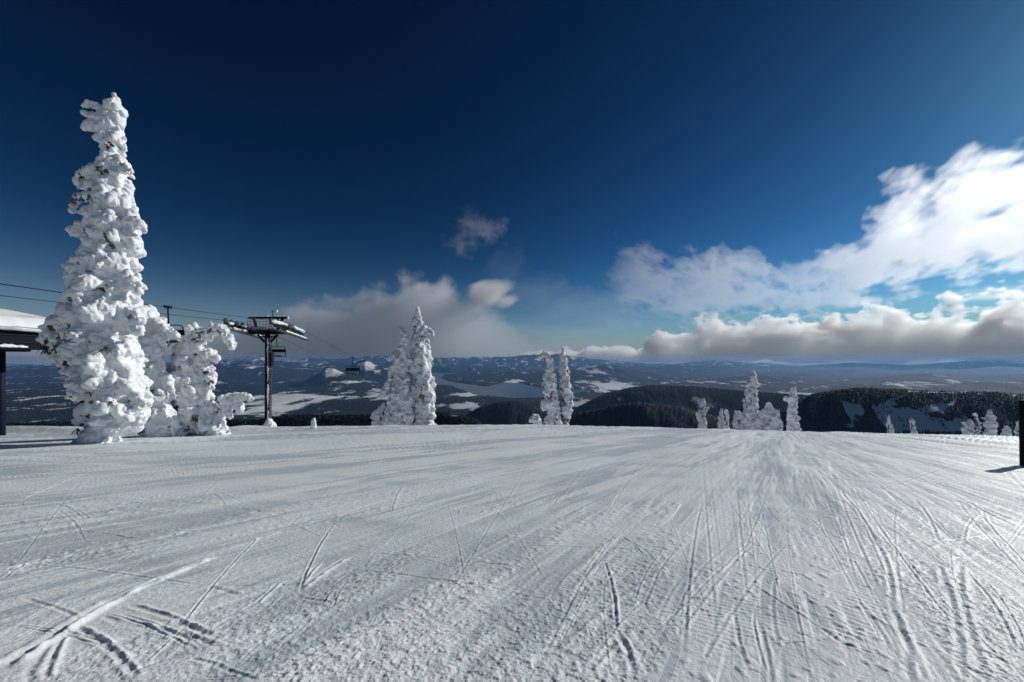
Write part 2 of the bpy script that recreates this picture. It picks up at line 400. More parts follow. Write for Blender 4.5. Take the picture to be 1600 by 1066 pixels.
RIDGES = [  # crest traced as (column,row), distance, near width, far width, snow on it
    ([(1100, 690), (1180, 668), (1225, 648), (1250, 633), (1268, 621), (1300, 616), (1340, 612), (1380, 613), (1425, 614), (1500, 617), (1560, 619), (1600, 622), (1800, 628), (2100, 640)], 1800, 520, 700),
    ([(850, 690), (892, 652), (920, 645), (965, 635), (1000, 631), (1060, 637), (1110, 648), (1160, 664), (1220, 690)], 2600, 500, 600),
    ([(840, 670), (895, 642), (925, 626), (950, 615), (985, 607), (1020, 603), (1080, 605), (1150, 611), (1225, 616), (1300, 622), (1400, 640)], 5200, 1100, 1300),
    ([(690, 690), (731, 648), (753, 635), (778, 629), (802, 627), (829, 633), (850, 643), (880, 655), (920, 690)], 4300, 700, 800),
    ([(-400, 672), (0, 664), (120, 662), (300, 664), (400, 662), (450, 653), (520, 651), (580, 649), (640, 650), (690, 644), (715, 646), (745, 655), (780, 690)], 1500, 400, 500),
    ([(640, 612), (672, 607), (700, 606), (715, 611), (730, 625)], 12500, 700, 900),
    ([(684, 594), (700, 587), (715, 584), (759, 581), (785, 581), (820, 580), (846, 580), (890, 579), (907, 575), (939, 570), (960, 572), (1000, 578), (1060, 590)], 21500, 3000, 3500),
    ([(470, 600), (500, 583), (508, 574), (520, 575), (535, 581), (560, 590), (590, 600)], 15000, 1300, 1800),
    ([(530, 590), (545, 574), (558, 566), (570, 563), (585, 570), (600, 575), (640, 580), (660, 596)], 19000, 1700, 2200),
    ([(-600, 585), (0, 578), (60, 573), (130, 576), (240, 576), (330, 572), (380, 568), (430, 572), (470, 576), (540, 582), (620, 592)], 24000, 3500, 3500),
    ([(-800, 566), (0, 566), (90, 567), (200, 566), (330, 564), (370, 561), (400, 558), (420, 561), (450, 565), (480, 561), (510, 562), (560, 560), (600, 559), (650, 562), (700, 561), (760, 560), (820, 559), (870, 558), (930, 562), (990, 565), (1050, 566), (1110, 563), (1180, 565), (1250, 568), (1330, 565), (1420, 567), (1500, 564), (1560, 562), (1620, 566), (1800, 565), (2400, 562)], 41000, 4500, 3000),
    ([(840, 582), (900, 572), (960, 571), (1020, 574), (1060, 569), (1120, 572), (1190, 578), (1260, 580), (1330, 577), (1420, 581), (1500, 578), (1560, 573), (1640, 577), (1900, 574), (2300, 580)], 31000, 4000, 4500),
    ([(-400, 572), (-100, 569), (30, 571), (150, 568), (260, 571), (340, 566), (390, 569), (450, 564), (500, 567), (555, 563), (600, 566), (660, 565), (720, 568), (800, 572), (860, 576)], 32500, 3200, 3000),
    ([(1020, 602), (1100, 594), (1180, 588), (1240, 590), (1300, 594), (1380, 588), (1450, 584), (1520, 588), (1600, 586), (1750, 588), (2200, 594)], 17000, 3200, 3800),
    ([(1150, 622), (1250, 612), (1330, 604), (1400, 600), (1480, 602), (1560, 598), (1650, 600), (2100, 608)], 10500, 1800, 2300),
]
LAKE = [(640, 583), (684, 580), (690, 576), (740, 575.5), (800, 578), (800, 581), (715, 584.5), (686, 590), (700, 595), (735, 601), (762, 604), (785, 599), (812, 598), (846, 606), (892, 609.5), (930, 606), (935, 609), (892, 617), (850, 623), (800, 622.5), (759, 620), (735, 616), (722, 612), (700, 604), (672, 602), (640, 598)]

def terr_z(X, Y):
    px = CX + F * X / Y
    h = LAKE_Z + 10 + 130 * np.maximum(0, fbm2(X / 2600, Y / 2600, 4, 201) - 0.42) * 2
    rough = 1 - 1.6 * np.abs(fbm2(X / 1700, Y / 1700, 5, 205) - 0.5) * 2 - .6
    # the mountain the slope belongs to
    near = base_z(X, np.minimum(Y, 70)) - 1.2 - 0.42 * np.maximum(0, Y - 70)
    h = np.maximum(h, near)
    for cr, Y0, wn, wf in RIDGES:
        xs = [c[0] for c in cr]; ys = [(562.5 + (c[1] - 562.5) * 1.8 if Y0 == 41000 else c[1]) for c in cr]
        zc = (HY - np.interp(px, xs, ys)) / F * Y0
        w = np.where(Y < Y0, wn, wf)
        relief = np.maximum(zc - LAKE_Z, 0)
        prof = np.exp(-np.abs((Y - Y0) / w) ** 1.7)
        spur = 1 + 0.9 * (fbm2(X / (w * .55), Y / (w * 1.1), 4, 211) - 0.5) * (1 - prof) * 1.6
        v = LAKE_Z + relief * prof * spur + rough * relief * np.where(Y0 > 9000, .30, .14) * (1 - np.where(Y0 > 9000, .45, .8) * prof) * np.clip(prof * 3, 0, 1)
        v = np.where((px < xs[0]) | (px > xs[-1]), -9e9, v)
        h = np.maximum(h, v)
    return h

def build_terrain():
    u = np.concatenate([np.linspace(-2.1, -1.42, 60, endpoint=False), np.linspace(-1.42, 1.42, 1150), np.linspace(1.42, 2.1, 61)[1:]])
    lg = lambda a, b, n, e=False: np.exp(np.linspace(math.log(a), math.log(b), n, endpoint=e))
    Y = np.concatenate([lg(66.0, 1150.0, 110), lg(1150.0, 2300.0, 420), lg(2300.0, 44500.0, 420, True)])
    YY, UU = np.meshgrid(Y, u, indexing='ij'); X = UU * YY
    Z = terr_z(X, YY)
    px = CX + F * UU; pyl = HY - LAKE_Z / YY * F
    wob = 3.0 * (n2(X / 500, YY / 900, 221) - .5)
    lk = poly_mask(px + wob, pyl + 0.2 * wob, LAKE)
    Z = np.where(lk & (Z < LAKE_Z + 300), LAKE_Z - 25, Z)
    # bare snow: bias per region (clearings, bowls, frozen shore)
    PY = HY - Z / YY * F
    bias = np.zeros_like(Z) - 0.02
    def spot(cx, cy, rx, ry, v, y0=0, y1=1e9):
        nonlocal bias
        m = np.exp(-((px - cx) / rx) ** 2 - ((PY - cy) / ry) ** 2) * ((YY > y0) & (YY < y1)); bias = bias + v * m
    near = YY < 3200
    bias = np.where(near, bias - 0.16, bias) + np.where(YY > 9000, .085 * sstep(250, 650, Z - LAKE_Z) * fbm2(X / 1500, YY / 1500, 3, 229), 0)
    spot(470, 622, 70, 9, .16, 5000); spot(600, 618, 30, 14, .16, 5000); spot(430, 640, 60, 12, .14, 3000)
    spot(330, 645, 90, 12, .10, 3000); spot(730, 635, 30, 6, .3, 5000); spot(735, 617, 25, 3, .25, 9000)
    spot(515, 583, 22, 8, .24, 9000, 17000); spot(568, 570, 18, 6, .20, 15000, 21000); spot(545, 597, 25, 2, .3, 9000)
    spot(805, 596, 14, 3, .4, 12000); spot(930, 580, 25, 7, .13, 15000); spot(960, 604, 50, 7, .22, 8000); spot(900, 632, 30, 6, .2, 6000)
    spot(1240, 616, 40, 3, .35, 6000, 14000); spot(1130, 598, 70, 6, .10, 9000); spot(1450, 600, 60, 5, .10, 9000)
    spot(60, 600, 130, 20, .05, 5000); spot(150, 630, 120, 18, .05, 4000); spot(400, 560, 60, 5, .14, 30000)
    spot(710, 650, 22, 5, .3, 900, 2500); spot(1010, 640, 45, 6, .20, 2000, 3200)
    def bowl(poly):
        nonlocal bias
        j = 34 * (fbm2(X / 70, YY / 70, 5, 231, .65) - .5)
        bias = np.where(poly_mask(px + j, PY + .6 * j, poly) & (YY > 900) & (YY < 2300), .45, bias)
    bowl([(1312, 626), (1345, 631), (1347, 640), (1336, 652), (1333, 672), (1328, 672), (1327, 655), (1314, 640)])
    bowl([(1366, 640), (1395, 624), (1404, 617), (1408, 617), (1398, 640), (1420, 640), (1440, 645), (1465, 632), (1490, 622), (1500, 620), (1470, 645), (1455, 660), (1480, 655), (1510, 648), (1500, 676), (1390, 676), (1372, 655)])
    crest = (np.abs(YY - 1810) < 32) & (px > 1420)
    bias = np.where(crest & (fbm2(X / 60, YY / 200, 2, 233) > .42), .5, bias)
    # the canopy makes the forested ground rough
    rg = np.random.default_rng(77); can = rg.random(Z.shape)
    Z = Z + np.where((bias < .05) & (YY > 1000) & ~lk, (can ** 2) * np.clip(9 + YY * .0011, 9, 24), 0)
    me = np_mesh('valley_terrain', np.stack([X, YY, Z], -1).reshape(-1, 3), grid_quads(*Z.shape))
    a = me.attributes.new('snowiness', 'FLOAT', 'POINT'); a.data.foreach_set('value', bias.ravel().astype(np.float32))
    tag(link_mesh('valley_terrain', me, M_TERR), kind='structure')
    # the lake: level water with a slightly ruffled surface
    m, nt, b = mat('lake_water', (0.05, 0.062, 0.068), 0.30, 0, 0.5)
    pos = N(nt, 'ShaderNodeNewGeometry').outputs['Position']
    bp = N(nt, 'ShaderNodeBump'); bp.inputs['Strength'].default_value = 0.12; bp.inputs['Distance'].default_value = 4
    nt.links.new(noise_n(nt, pos, 1 / 90.0, 3), bp.inputs['Height']); nt.links.new(bp.outputs[0], b.inputs['Normal'])
    me = np_mesh('lake', [(-14000, 8000, LAKE_Z), (14000, 8000, LAKE_Z), (14000, 43000, LAKE_Z), (-14000, 43000, LAKE_Z)], [(0, 1, 2, 3)])
    tag(link_mesh('lake', me, m), kind='structure')
    return
build_terrain()

# ------------------------------------------------------------------ the dark forest on the nearer ridges (one mass)
def build_forest():
    r = np.random.default_rng(3)
    pts = []
    def area(p0, p1, y0, y1, n, keep):
        px = r.uniform(p0, p1, n); y = np.exp(r.uniform(math.log(y0), math.log(y1), n)); x = (px - CX) / F * y
        z = terr_z(x, y); py = HY - z / y * F
        k = keep(px, py, x, y) & (py < 700)
        pts.append(np.stack([x[k], y[k], z[k]], -1))
    B1 = [(1312, 626), (1345, 631), (1347, 640), (1336, 652), (1333, 672), (1328, 672), (1327, 655), (1314, 640)]
    B2 = [(1366, 640), (1395, 624), (1404, 617), (1408, 617), (1398, 640), (1420, 640), (1440, 645), (1465, 632), (1490, 622), (1500, 620), (1470, 645), (1455, 660), (1480, 655), (1510, 648), (1500, 676), (1390, 676), (1372, 655)]
    def right(px, py, x, y):
        ok = ~poly_mask(px, py, B1) & ~poly_mask(px, py, B2)
        return (ok | (fbm2(x / 25, y / 25, 3, 309) > .60)) & ((fbm2(x / 90, y / 90, 3, 301) > .36) | (r.random(len(x)) < .25))
    area(1200, 1750, 1150, 2000, 13000, right)
    area(860, 1260, 3600, 5600, 5000, lambda px, py, x, y: fbm2(x / 200, y / 200, 3, 311) > .36)
    area(720, 930, 3500, 4600, 3000, lambda px, py, x, y: fbm2(x / 200, y / 200, 3, 313) > .36)
    area(880, 1220, 1900, 2900, 6000, lambda px, py, x, y: fbm2(x / 130, y / 130, 3, 303) > .42)
    area(-250, 760, 1050, 1700, 9000, lambda px, py, x, y: fbm2(x / 110, y / 110, 3, 305) > .40)
    p = np.concatenate(pts); n = len(p)
    h = r.uniform(6, 15, n); w = h * r.uniform(.13, .2, n)
    k = 6; ang = np.linspace(0, 2 * np.pi, k, endpoint=False)
    levels = [(0.0, .9), (.34, .62), (.36, .85), (.66, .35), (.68, .5)]
    vs = []
    for lh, lr in levels:
        jr = r.uniform(.7, 1.25, (n, k))
        vs.append(np.stack([p[:, None, 0] + w[:, None] * lr * jr * np.cos(ang), p[:, None, 1] + w[:, None] * lr * jr * np.sin(ang),
                            np.broadcast_to((p[:, 2] + h * lh)[:, None], (n, k))], -1))
    tip = np.stack([p[:, 0], p[:, 1], p[:, 2] + h], -1)[:, None, :]
    V = np.concatenate(vs + [tip], 1); m = V.shape[1]
    f = []
    for l in range(len(levels) - 1):
        for j in range(k): f += [(l * k + j, l * k + (j + 1) % k, (l + 1) * k + (j + 1) % k), (l * k + j, (l + 1) * k + (j + 1) % k, (l + 1) * k + j)]
    L = len(levels) - 1
    for j in range(k): f.append((L * k + j, L * k + (j + 1) % k, m - 1))
    f = np.array(f); faces = (f[None] + (np.arange(n) * m)[:, None, None]).reshape(-1, 3)
    me = np_mesh('forest', V.reshape(-1, 3), faces)
    mt, nt, b = mat('dark_conifers', (0.02, 0.028, 0.026), 0.9, 0, 0.1)
    pos = N(nt, 'ShaderNodeNewGeometry').outputs['Position']
    c = mix_col(nt, math_n(nt, 'MULTIPLY', math_n(nt, 'SUBTRACT', noise_n(nt, pos, .12, 4, .7), .52), 5, True), (0.022, 0.029, 0.032), (0.36, 0.38, 0.40))
    nt.links.new(c, b.inputs['Base Color'])
    o = link_mesh('forest', me, mt, smooth=False)
    tag(o, 'dark conifer forest covering the ridges below the crest of the snow slope', 'forest', kind='stuff')
build_forest()


# ------------------------------------------------------------------ trees caked in rime and snow
def ico(sub):
    bm = bmesh.new(); bmesh.ops.create_icosphere(bm, subdivisions=sub, radius=1)
    v = np.array([x.co[:] for x in bm.verts]); f = np.array([[q.index for q in p.verts] for p in bm.faces]); bm.free(); return v, f
ICO1, ICO2 = ico(2), ico(3)

class Blobs:
    """ellipsoids that are fused into one lumpy snow body"""
    def __init__(s, seed): s.c = []; s.r = random.Random(seed)
    def ball(s, c, r, ax=None, stretch=1.0, flat=1.0):
        s.c.append((Vector(c), r, Vector(ax) if ax is not None else None, stretch, flat))
    def limb(s, pts, lump=0.45, dens=1.0, core=0.86, spike=0.0, cover=1.0):
        """pts: (Vector, radius); a core along the path, covered with lumps of sagging snow"""
        r_ = s.r
        for (a, ra), (b, rb) in zip(pts, pts[1:]):
            L = (b - a).length; n = max(1, int(L / (0.45 * max(.02, min(ra, rb)))))
            d = (b - a).normalized() if L > 1e-6 else Vector((0, 0, 1))
            for i in range(n):
                t = i / n; p = a.lerp(b, t); r = ra + (rb - ra) * t
                s.ball(p, r * core * r_.uniform(.9, 1.05))
            m = int(dens * cover * 2 * math.pi * (ra + rb) / 2 * L / (lump * lump * ((ra + rb) / 2) ** 2 * 3.2)) + 1
            for i in range(m):
                t = r_.random(); p = a.lerp(b, t); r = ra + (rb - ra) * t
                rl = r * lump * r_.uniform(.55, 1.25)
                u = d.orthogonal().normalized(); w = d.cross(u); ang = r_.uniform(0, 2 * math.pi)
                rad = u * math.cos(ang) + w * math.sin(ang)
                q = p + rad * (r - rl * .72 + spike * r * max(0, r_.gauss(0, .5)))
                ax = rad * .7 + Vector((0, 0, -1.0)) * r_.uniform(.3, 1.2)
                s.ball(q, rl, ax, r_.uniform(1.0, 1.7), r_.uniform(.75, 1.0))
    def mesh(s, name, voxel, rough=1.0, scale=1.0, seed=0):
        V = []; Fc = []; n = 0
        for c, r, ax, st, fl in s.c:
            v, f = (ICO2 if r > voxel * 7 else ICO1)
            v = v * r
            if ax is not None:
                z = ax.normalized(); x = z.orthogonal().normalized(); y = z.cross(x)
                M = np.array([x[:], y[:], z[:]]); v = (v * np.array([fl, 1, st])) @ M
            V.append(v + np.array(c[:])); Fc.append(f + n); n += len(v)
        me = np_mesh(name, np.concatenate(V), np.concatenate(Fc))
        o = bpy.data.objects.new('work', me); COL.objects.link(o)
        md = o.modifiers.new('r', 'REMESH'); md.mode = 'VOXEL'; md.voxel_size = voxel; md.adaptivity = 0
        dg = bpy.context.evaluated_depsgraph_get(); dg.update()
        out = bpy.data.meshes.new_from_object(o.evaluated_get(dg)); bpy.data.objects.remove(o); bpy.data.meshes.remove(me)
        nv = len(out.vertices); co = np.empty(nv * 3, np.float32); out.vertices.foreach_get('co', co); co = co.reshape(-1, 3).astype(float)
        no = np.empty(nv * 3, np.float32); out.vertex_normals.foreach_get('vector', no); no = no.reshape(-1, 3).astype(float)
        # cauliflower crust: rounded knobs with creases between, at three sizes
        d = np.zeros(nv)
        for wl, amp, k in ((.85, .10, 0), (.46, .105, 1), (.23, .070, 2), (.12, .032, 3)):
            wl *= scale; amp *= scale * rough
            if wl < 1.6 * voxel: continue
            q = co / wl; q[:, 2] *= .8
            t = n3(q[:, 0], q[:, 1], q[:, 2], 400 + k + seed * 7)
            d += amp * (np.abs(2 * t - 1) * 1.6 - .55)
        co2 = co + no * d[:, None]
        out.vertices.foreach_set('co', co2.astype(np.float32).ravel()); out.update(); out.name = name
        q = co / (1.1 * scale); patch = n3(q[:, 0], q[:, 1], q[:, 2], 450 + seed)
        shade = .5 - .5 * (no @ np.array(sun_dir[:]) )           # painted shade: more dark colour on faces turned from the sun
        cav = sstep(-.005, -.075, d / scale) * sstep(.75, -.2, no[:, 2])  # shade put into the colour of creases and downward faces, over needle patches
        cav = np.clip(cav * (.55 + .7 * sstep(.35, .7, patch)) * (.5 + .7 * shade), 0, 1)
        at_ = out.attributes.new('needle_shade', 'FLOAT', 'POINT'); at_.data.foreach_set('value', cav.astype(np.float32))
        return out

def body_path(edges, base):
    """edges: (row, left column, right column) of a tall tree's outline, at the distance of its foot"""
    Y = base.y; res = []
    for (py, l, r) in edges:
        px = (l + r) / 2; c = W(px, py, Y); th = math.atan((px - CX) / F)
        res.append((c, max(.02, (r - l) / 2 / F * Y * math.cos(th) * .92)))
    return res

def at(px, py, Y, dy=0.0):
    p = W(px, py, Y); p.y += dy; return p

def snow_tree(name, label, base, blobs, voxel, material, trunk, group=None, rough=1.0, scale=1.0, seed=0, extra=None):
    root = empty(name, base, label, 'tree', group)
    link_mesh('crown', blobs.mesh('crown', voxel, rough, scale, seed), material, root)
    m = MB(); top, r0 = trunk
    foot = Vector((base.x, base.y, base.z - .6))
    m.tube([foot, foot.lerp(top, .3), foot.lerp(top, .65), top], [r0, r0 * .8, r0 * .5, r0 * .15], 10)
    m.build('trunk', M_BARK, root, True)
    return root

def mat_bark():
    m, nt, b = mat('rimed_bark', (0.05, 0.04, 0.033), 0.9, 0, 0.1)
    pos = N(nt, 'ShaderNodeNewGeometry').outputs['Position']
    c = mix_col(nt, math_n(nt, 'MULTIPLY', math_n(nt, 'SUBTRACT', noise_n(nt, pos, 6, 4), .5), 8, True), (0.05, 0.04, 0.033), (.6, .62, .65))
    nt.links.new(c, b.inputs['Base Color']); return m
M_BARK = mat_bark()
M_NEEDLE, _, _ = mat('dark_needles', (0.022, 0.03, 0.022), 0.8, 0, 0.15)

def twigs(name, root, spots, seed, size=.35, n=26):
    """tufts of dark twigs and needles under the snow"""
    r_ = random.Random(seed)
    for p, d in spots:
        m = MB()
        for _ in range(n):
            v = (Vector(d).normalized() + Vector((r_.gauss(0, .55), r_.gauss(0, .55), r_.gauss(0, .55)))).normalized()
            a = Vector(p) + Vector((r_.gauss(0, .05), r_.gauss(0, .05), r_.gauss(0, .05)))
            L = size * r_.uniform(.4, 1.1)
            m.tube([a, a + v * L * .6 + Vector((0, 0, -.05 * L)), a + v * L + Vector((0, 0, -.16 * L))], [.014, .010, .004], 4)
        m.build(name, M_NEEDLE, root, False)

# the tall one at the left
TALL = [(148, 175, 181), (156, 172, 187), (165, 164, 192), (173, 155, 198), (181, 158, 199), (190, 152, 198), (200, 150, 198), (212, 150, 199), (224, 151, 200), (236, 155, 198), (247, 152, 200),
        (258, 150, 208), (270, 146, 213), (282, 140, 212), (294, 138, 211), (306, 132, 213), (320, 130, 215), (334, 130, 219), (348, 131, 227), (360, 127, 231), (372, 125, 229), (386, 126, 223), (400, 123, 219),
        (414, 118, 220), (428, 113, 222), (444, 106, 225), (460, 104, 224), (476, 102, 226), (492, 102, 226), (508, 106, 224), (524, 108, 222), (540, 110, 222), (556, 112, 223), (572, 114, 226), (588, 118, 229),
        (604, 124, 233), (620, 140, 236), (634, 145, 237), (646, 140, 234), (655, 138, 222), (664, 141, 205), (673, 144, 188), (682, 140, 188), (690, 140, 188)]
def tall_tree():
    base = on_ground(160, 691); Y = base.y; b = Blobs(21)
    b.limb(body_path(TALL, base), lump=.36, dens=1.25, core=.84, spike=.10)
    s = Y / F
    def R(px): return px * s * .74
    for path in ([(165, 172, 9), (150, 168, 9), (143, 169, 6)], [(163, 190, 8), (147, 184, 7), (141, 182, 5)], [(160, 200, 9), (145, 198, 9), (141, 207, 7)],
                 [(165, 270, 12), (148, 274, 12), (134, 285, 8), (129, 296, 6)], [(160, 308, 14), (138, 310, 12), (123, 318, 8), (122, 332, 6)],
                 [(155, 360, 14), (130, 362, 11), (117, 368, 7)], [(200, 340, 16), (219, 348, 12), (229, 362, 7)], [(195, 262, 12), (208, 268, 9), (212, 277, 6)],
                 [(150, 415, 18), (122, 410, 12), (112, 420, 7)], [(200, 440, 20), (219, 446, 12), (224, 458, 6)], [(205, 490, 20), (222, 500, 12), (226, 522, 8)],
                 [(150, 455, 25), (118, 470, 17), (100, 492, 12)],
                 [(150, 490, 30), (118, 498, 23), (96, 510, 18), (85, 526, 14), (80, 543, 10), (83, 558, 7)], [(122, 520, 26), (104, 535, 19), (96, 553, 13), (95, 565, 8)],
                 [(135, 540, 26), (116, 558, 18), (110, 575, 12), (112, 585, 7)], [(140, 580, 26), (126, 597, 15), (124, 608, 8)], [(150, 590, 25), (138, 610, 14), (132, 622, 7)],
                 [(175, 560, 40), (195, 600, 36), (214, 622, 24), (226, 634, 12)], [(190, 625, 30), (215, 640, 16), (226, 650, 7)], [(190, 640, 22), (212, 655, 11), (219, 663, 6)],
                 [(150, 640, 20), (134, 652, 11), (126, 661, 6)], [(160, 655, 18), (142, 664, 9), (134, 668, 5)]):
        b.limb([(at(px, py, Y, rnd.uniform(-.35, .05)), R(rr)) for px, py, rr in path], lump=.5, dens=.9, core=.85, spike=.08)
    for dy in (-1.5, -.9, .8):                              # branches towards and away from the viewer
        for px, py, rr in ((160, 330, 13), (185, 410, 16), (150, 430, 14), (190, 480, 22), (165, 520, 24), (195, 560, 26), (160, 600, 22), (200, 620, 20), (175, 640, 16)):
            k = min(1, rr / 22); b.limb([(at(px, py - 14, Y), R(rr)), (at(px + rnd.uniform(-8, 8), py, Y, dy * .55 * k), R(rr * .8)), (at(px + rnd.uniform(-9, 9), py + 16, Y, dy * .95 * k), R(rr * .45))], lump=.5, dens=.8)
    b.limb([(at(156, 683, Y, -.1), R(34)), (at(157, 692, Y, -.1), R(40))], lump=.3, dens=.6)
    root = snow_tree('snow_covered_fir', 'tallest tree, a narrow fir thickly caked in lumpy white snow at the left edge', base, b, .045, M_RIME, (at(170, 175, Y), .24), 'snow-caked trees', 1.0, 1.0, 1)
    twigs('needle_tuft', root, [(at(82, 545, Y, -.2), (-.3, -.3, -1)), (at(100, 566, Y), (-.2, -.5, -1)), (at(116, 590, Y), (-.3, -.4, -1)), (at(130, 626, Y), (-.4, -.5, -1)), (at(205, 545, Y, -1.1), (.3, -1, -.5)),
                                (at(146, 668, Y, -.6), (0, -.6, -1)), (at(208, 625, Y, -1.0), (.2, -1, -.4)), (at(120, 560, Y, -.3), (-.4, -.5, -1))], 5, .34, 20)
tall_tree()

def path_tree(label, foot_px, paths, seed, voxel, material=None, trunk_top=None, lump=.45, spike=.06, dens=1.0, rough=1.0, scale=1.0, Y=None, name='snow_covered_fir', r0=.12, cover=1.0):
    base = on_ground(*foot_px) if Y is None else Vector(((foot_px[0] - CX) / F * Y, Y, gz((foot_px[0] - CX) / F * Y, Y)))
    Yb = base.y; b = Blobs(seed); s = Yb / F
    for p in paths:
        b.limb([(at(q[0], q[1], Yb, (q[3] if len(q) > 3 else 0.0)), max(.02, q[2] * (.90 if voxel > .06 else .98) * s * math.cos(math.atan((q[0] - CX) / F)))) for q in p], lump=lump, dens=dens, spike=spike, cover=cover)
    tt = trunk_top or paths[0][0][:2]
    return snow_tree(name, label, base, b, voxel, material or M_RIME, (at(tt[0], tt[1], Yb), r0), 'snow-caked trees', rough, scale, seed)

# the bent group beside it
r1 = path_tree('bowed tree arched into a snow hood right behind the tallest tree', (245, 684),
          [[(232, 500, 12), (236, 545, 20), (240, 590, 26), (244, 630, 27), (246, 660, 26), (246, 682, 22)],
           [(215, 500, 16), (228, 492, 16), (243, 500, 14), (256, 512, 11), (268, 520, 9), (277, 524, 7)],
           [(240, 520, 16), (255, 530, 10), (262, 540, 7)], [(228, 560, 18), (218, 580, 14), (216, 600, 10)], [(238, 592, 20), (262, 592, 10), (270, 606, 6), (272, 622, 4)],
           [(240, 650, 22), (224, 664, 14), (216, 674, 9)], [(256, 640, 20), (268, 660, 16), (270, 680, 12)]], 31, .05, trunk_top=(236, 510), Y=21.6)
twigs('needle_tuft', r1, [(at(262, 535, r1.location.y), (.5, -.5, -1)), (at(222, 580, r1.location.y, -.4), (0, -1, -.5)), (at(252, 610, r1.location.y, -.6), (.4, -1, -.3)), (at(240, 670, r1.location.y, -.5), (0, -1, -.3))], 8, .3, 16)
r2 = path_tree('twisted snow-caked tree whose top bends right into a drooping white arm', (300, 681),
          [[(302, 511, 12.3), (301, 522, 14.6), (299, 540, 17.9), (298, 560, 21.3), (298, 585, 24.6), (297, 610, 28.0), (295, 635, 32.5), (294, 660, 37.0), (294, 684, 35.8)],
           [(306, 540, 13.4), (316, 524, 13.4), (328, 514, 12.3), (340, 514, 11.2), (350, 520, 9.0), (357, 528, 7.8), (361, 538, 6.7), (362, 546, 5.6)],
           [(303, 548, 15.7), (318, 552, 11.2), (329, 556, 10.1), (336, 564, 6.7)], [(308, 565, 17.9), (322, 578, 12.3), (328, 592, 10.1), (331, 606, 7.8)], [(306, 600, 20.2), (322, 622, 14.6), (330, 640, 10.1)],
           [(305, 630, 24.6), (322, 655, 20.2), (336, 672, 15.7), (350, 682, 13.4)], [(290, 560, 15.7), (275, 580, 13.4), (270, 598, 10.1)], [(290, 620, 24.6), (272, 650, 20.2), (268, 676, 15.7)],
           [(285, 545, 11.2), (276, 556, 9.0), (272, 566, 6.7)]], 41, .045, lump=.42, spike=.12, Y=22.8)
twigs('needle_tuft', r2, [(at(285, 590, r2.location.y, -.5), (-.4, -1, -.4)), (at(306, 600, r2.location.y, -.7), (.3, -1, -.4)), (at(290, 655, r2.location.y, -1), (0, -1, -.2)), (at(312, 668, r2.location.y, -.9), (.3, -1, .1)), (at(275, 678, r2.location.y, -.7), (-.4, -1, .2))], 9, .28, 14)
path_tree('small sapling bowed to the right under snow beside the twisted tree', (340, 679),
          [[(340, 684, 15), (341, 664, 12), (344, 646, 11), (351, 632, 11), (362, 624, 10), (374, 619, 8), (384, 619, 7), (390, 624, 5), (394, 627, 4)],
           [(352, 636, 10), (359, 648, 7), (360, 657, 4)], [(364, 626, 9), (372, 636, 6), (373, 643, 3)]], 51, .045, trunk_top=(352, 634), lump=.45, spike=.1, r0=.08, Y=22.9)

# the pair in the middle, beyond the crest
path_tree('taller snow-caked spire of the middle pair, with a horn of snow on its right', (660, 672),
          [[(652, 480, 3), (652, 488, 5), (652, 500, 7.5), (653, 512, 8), (655, 522, 11), (657, 535, 14), (658, 550, 16), (659, 565, 17), (660, 580, 16), (662, 595, 14.5), (663, 610, 15.5), (664, 625, 15.5), (664, 640, 15.5), (665, 655, 17), (666, 680, 19)],
           [(655, 515, 7), (664, 512, 5), (672, 518, 4.5), (677, 525, 3)], [(665, 585, 10), (673, 595, 7), (676, 606, 4)], [(668, 612, 11), (674, 622, 8), (675, 632, 5)], [(650, 605, 10), (644, 618, 9), (644, 632, 8)], [(655, 500, 6), (645, 506, 3)]],
          61, .085, M_RIME_FAR, trunk_top=(655, 515), lump=.42, spike=.10, Y=58, scale=1.35, rough=1.15, r0=.3)
path_tree('shorter snow-caked spire of the middle pair, with its thin tip hooked left', (628, 672),
          [[(624, 513, 2.6), (630, 519, 4.6), (634, 526, 6.2), (631, 534, 7.2), (629, 548, 8.2), (628, 560, 9.6), (627, 575, 11.5), (626, 590, 13.5), (627, 605, 15), (627, 620, 16), (628, 635, 17), (628, 650, 18), (628, 680, 18)],
           [(624, 512, 2), (619, 511, 1.2)], [(622, 555, 8), (613, 557, 6), (608, 562, 4)], [(620, 572, 10), (611, 580, 6), (608, 590, 4)], [(637, 562, 6), (644, 570, 5), (646, 577, 3)], [(618, 600, 9), (606, 606, 7), (598, 618, 6)]],
          62, .085, M_RIME_FAR, trunk_top=(628, 565), lump=.42, spike=.12, Y=57, scale=1.35, rough=1.15, r0=.3)
path_tree('small snow-caked fir leaning against the left foot of the middle pair', (606, 670),
          [[(615, 607, 3), (614, 618, 6), (611, 630, 7), (610, 642, 10), (607, 655, 12), (606, 676, 14)], [(606, 600, 5), (600, 612, 6), (593, 622, 4)]], 63, .1, M_RIME_FAR, lump=.45, spike=.15, Y=56, scale=1.8, rough=.9)
path_tree('lowest snowy bush leaning left at the foot of the middle pair', (590, 672),
          [[(600, 632, 4), (596, 638, 6), (591, 646, 7), (588, 656, 6), (587, 675, 8)], [(595, 640, 5), (586, 646, 4), (583, 654, 4)]], 64, .1, M_RIME_FAR, lump=.5, spike=.15, Y=57, scale=1.8, rough=.9, name='snow_covered_bush')

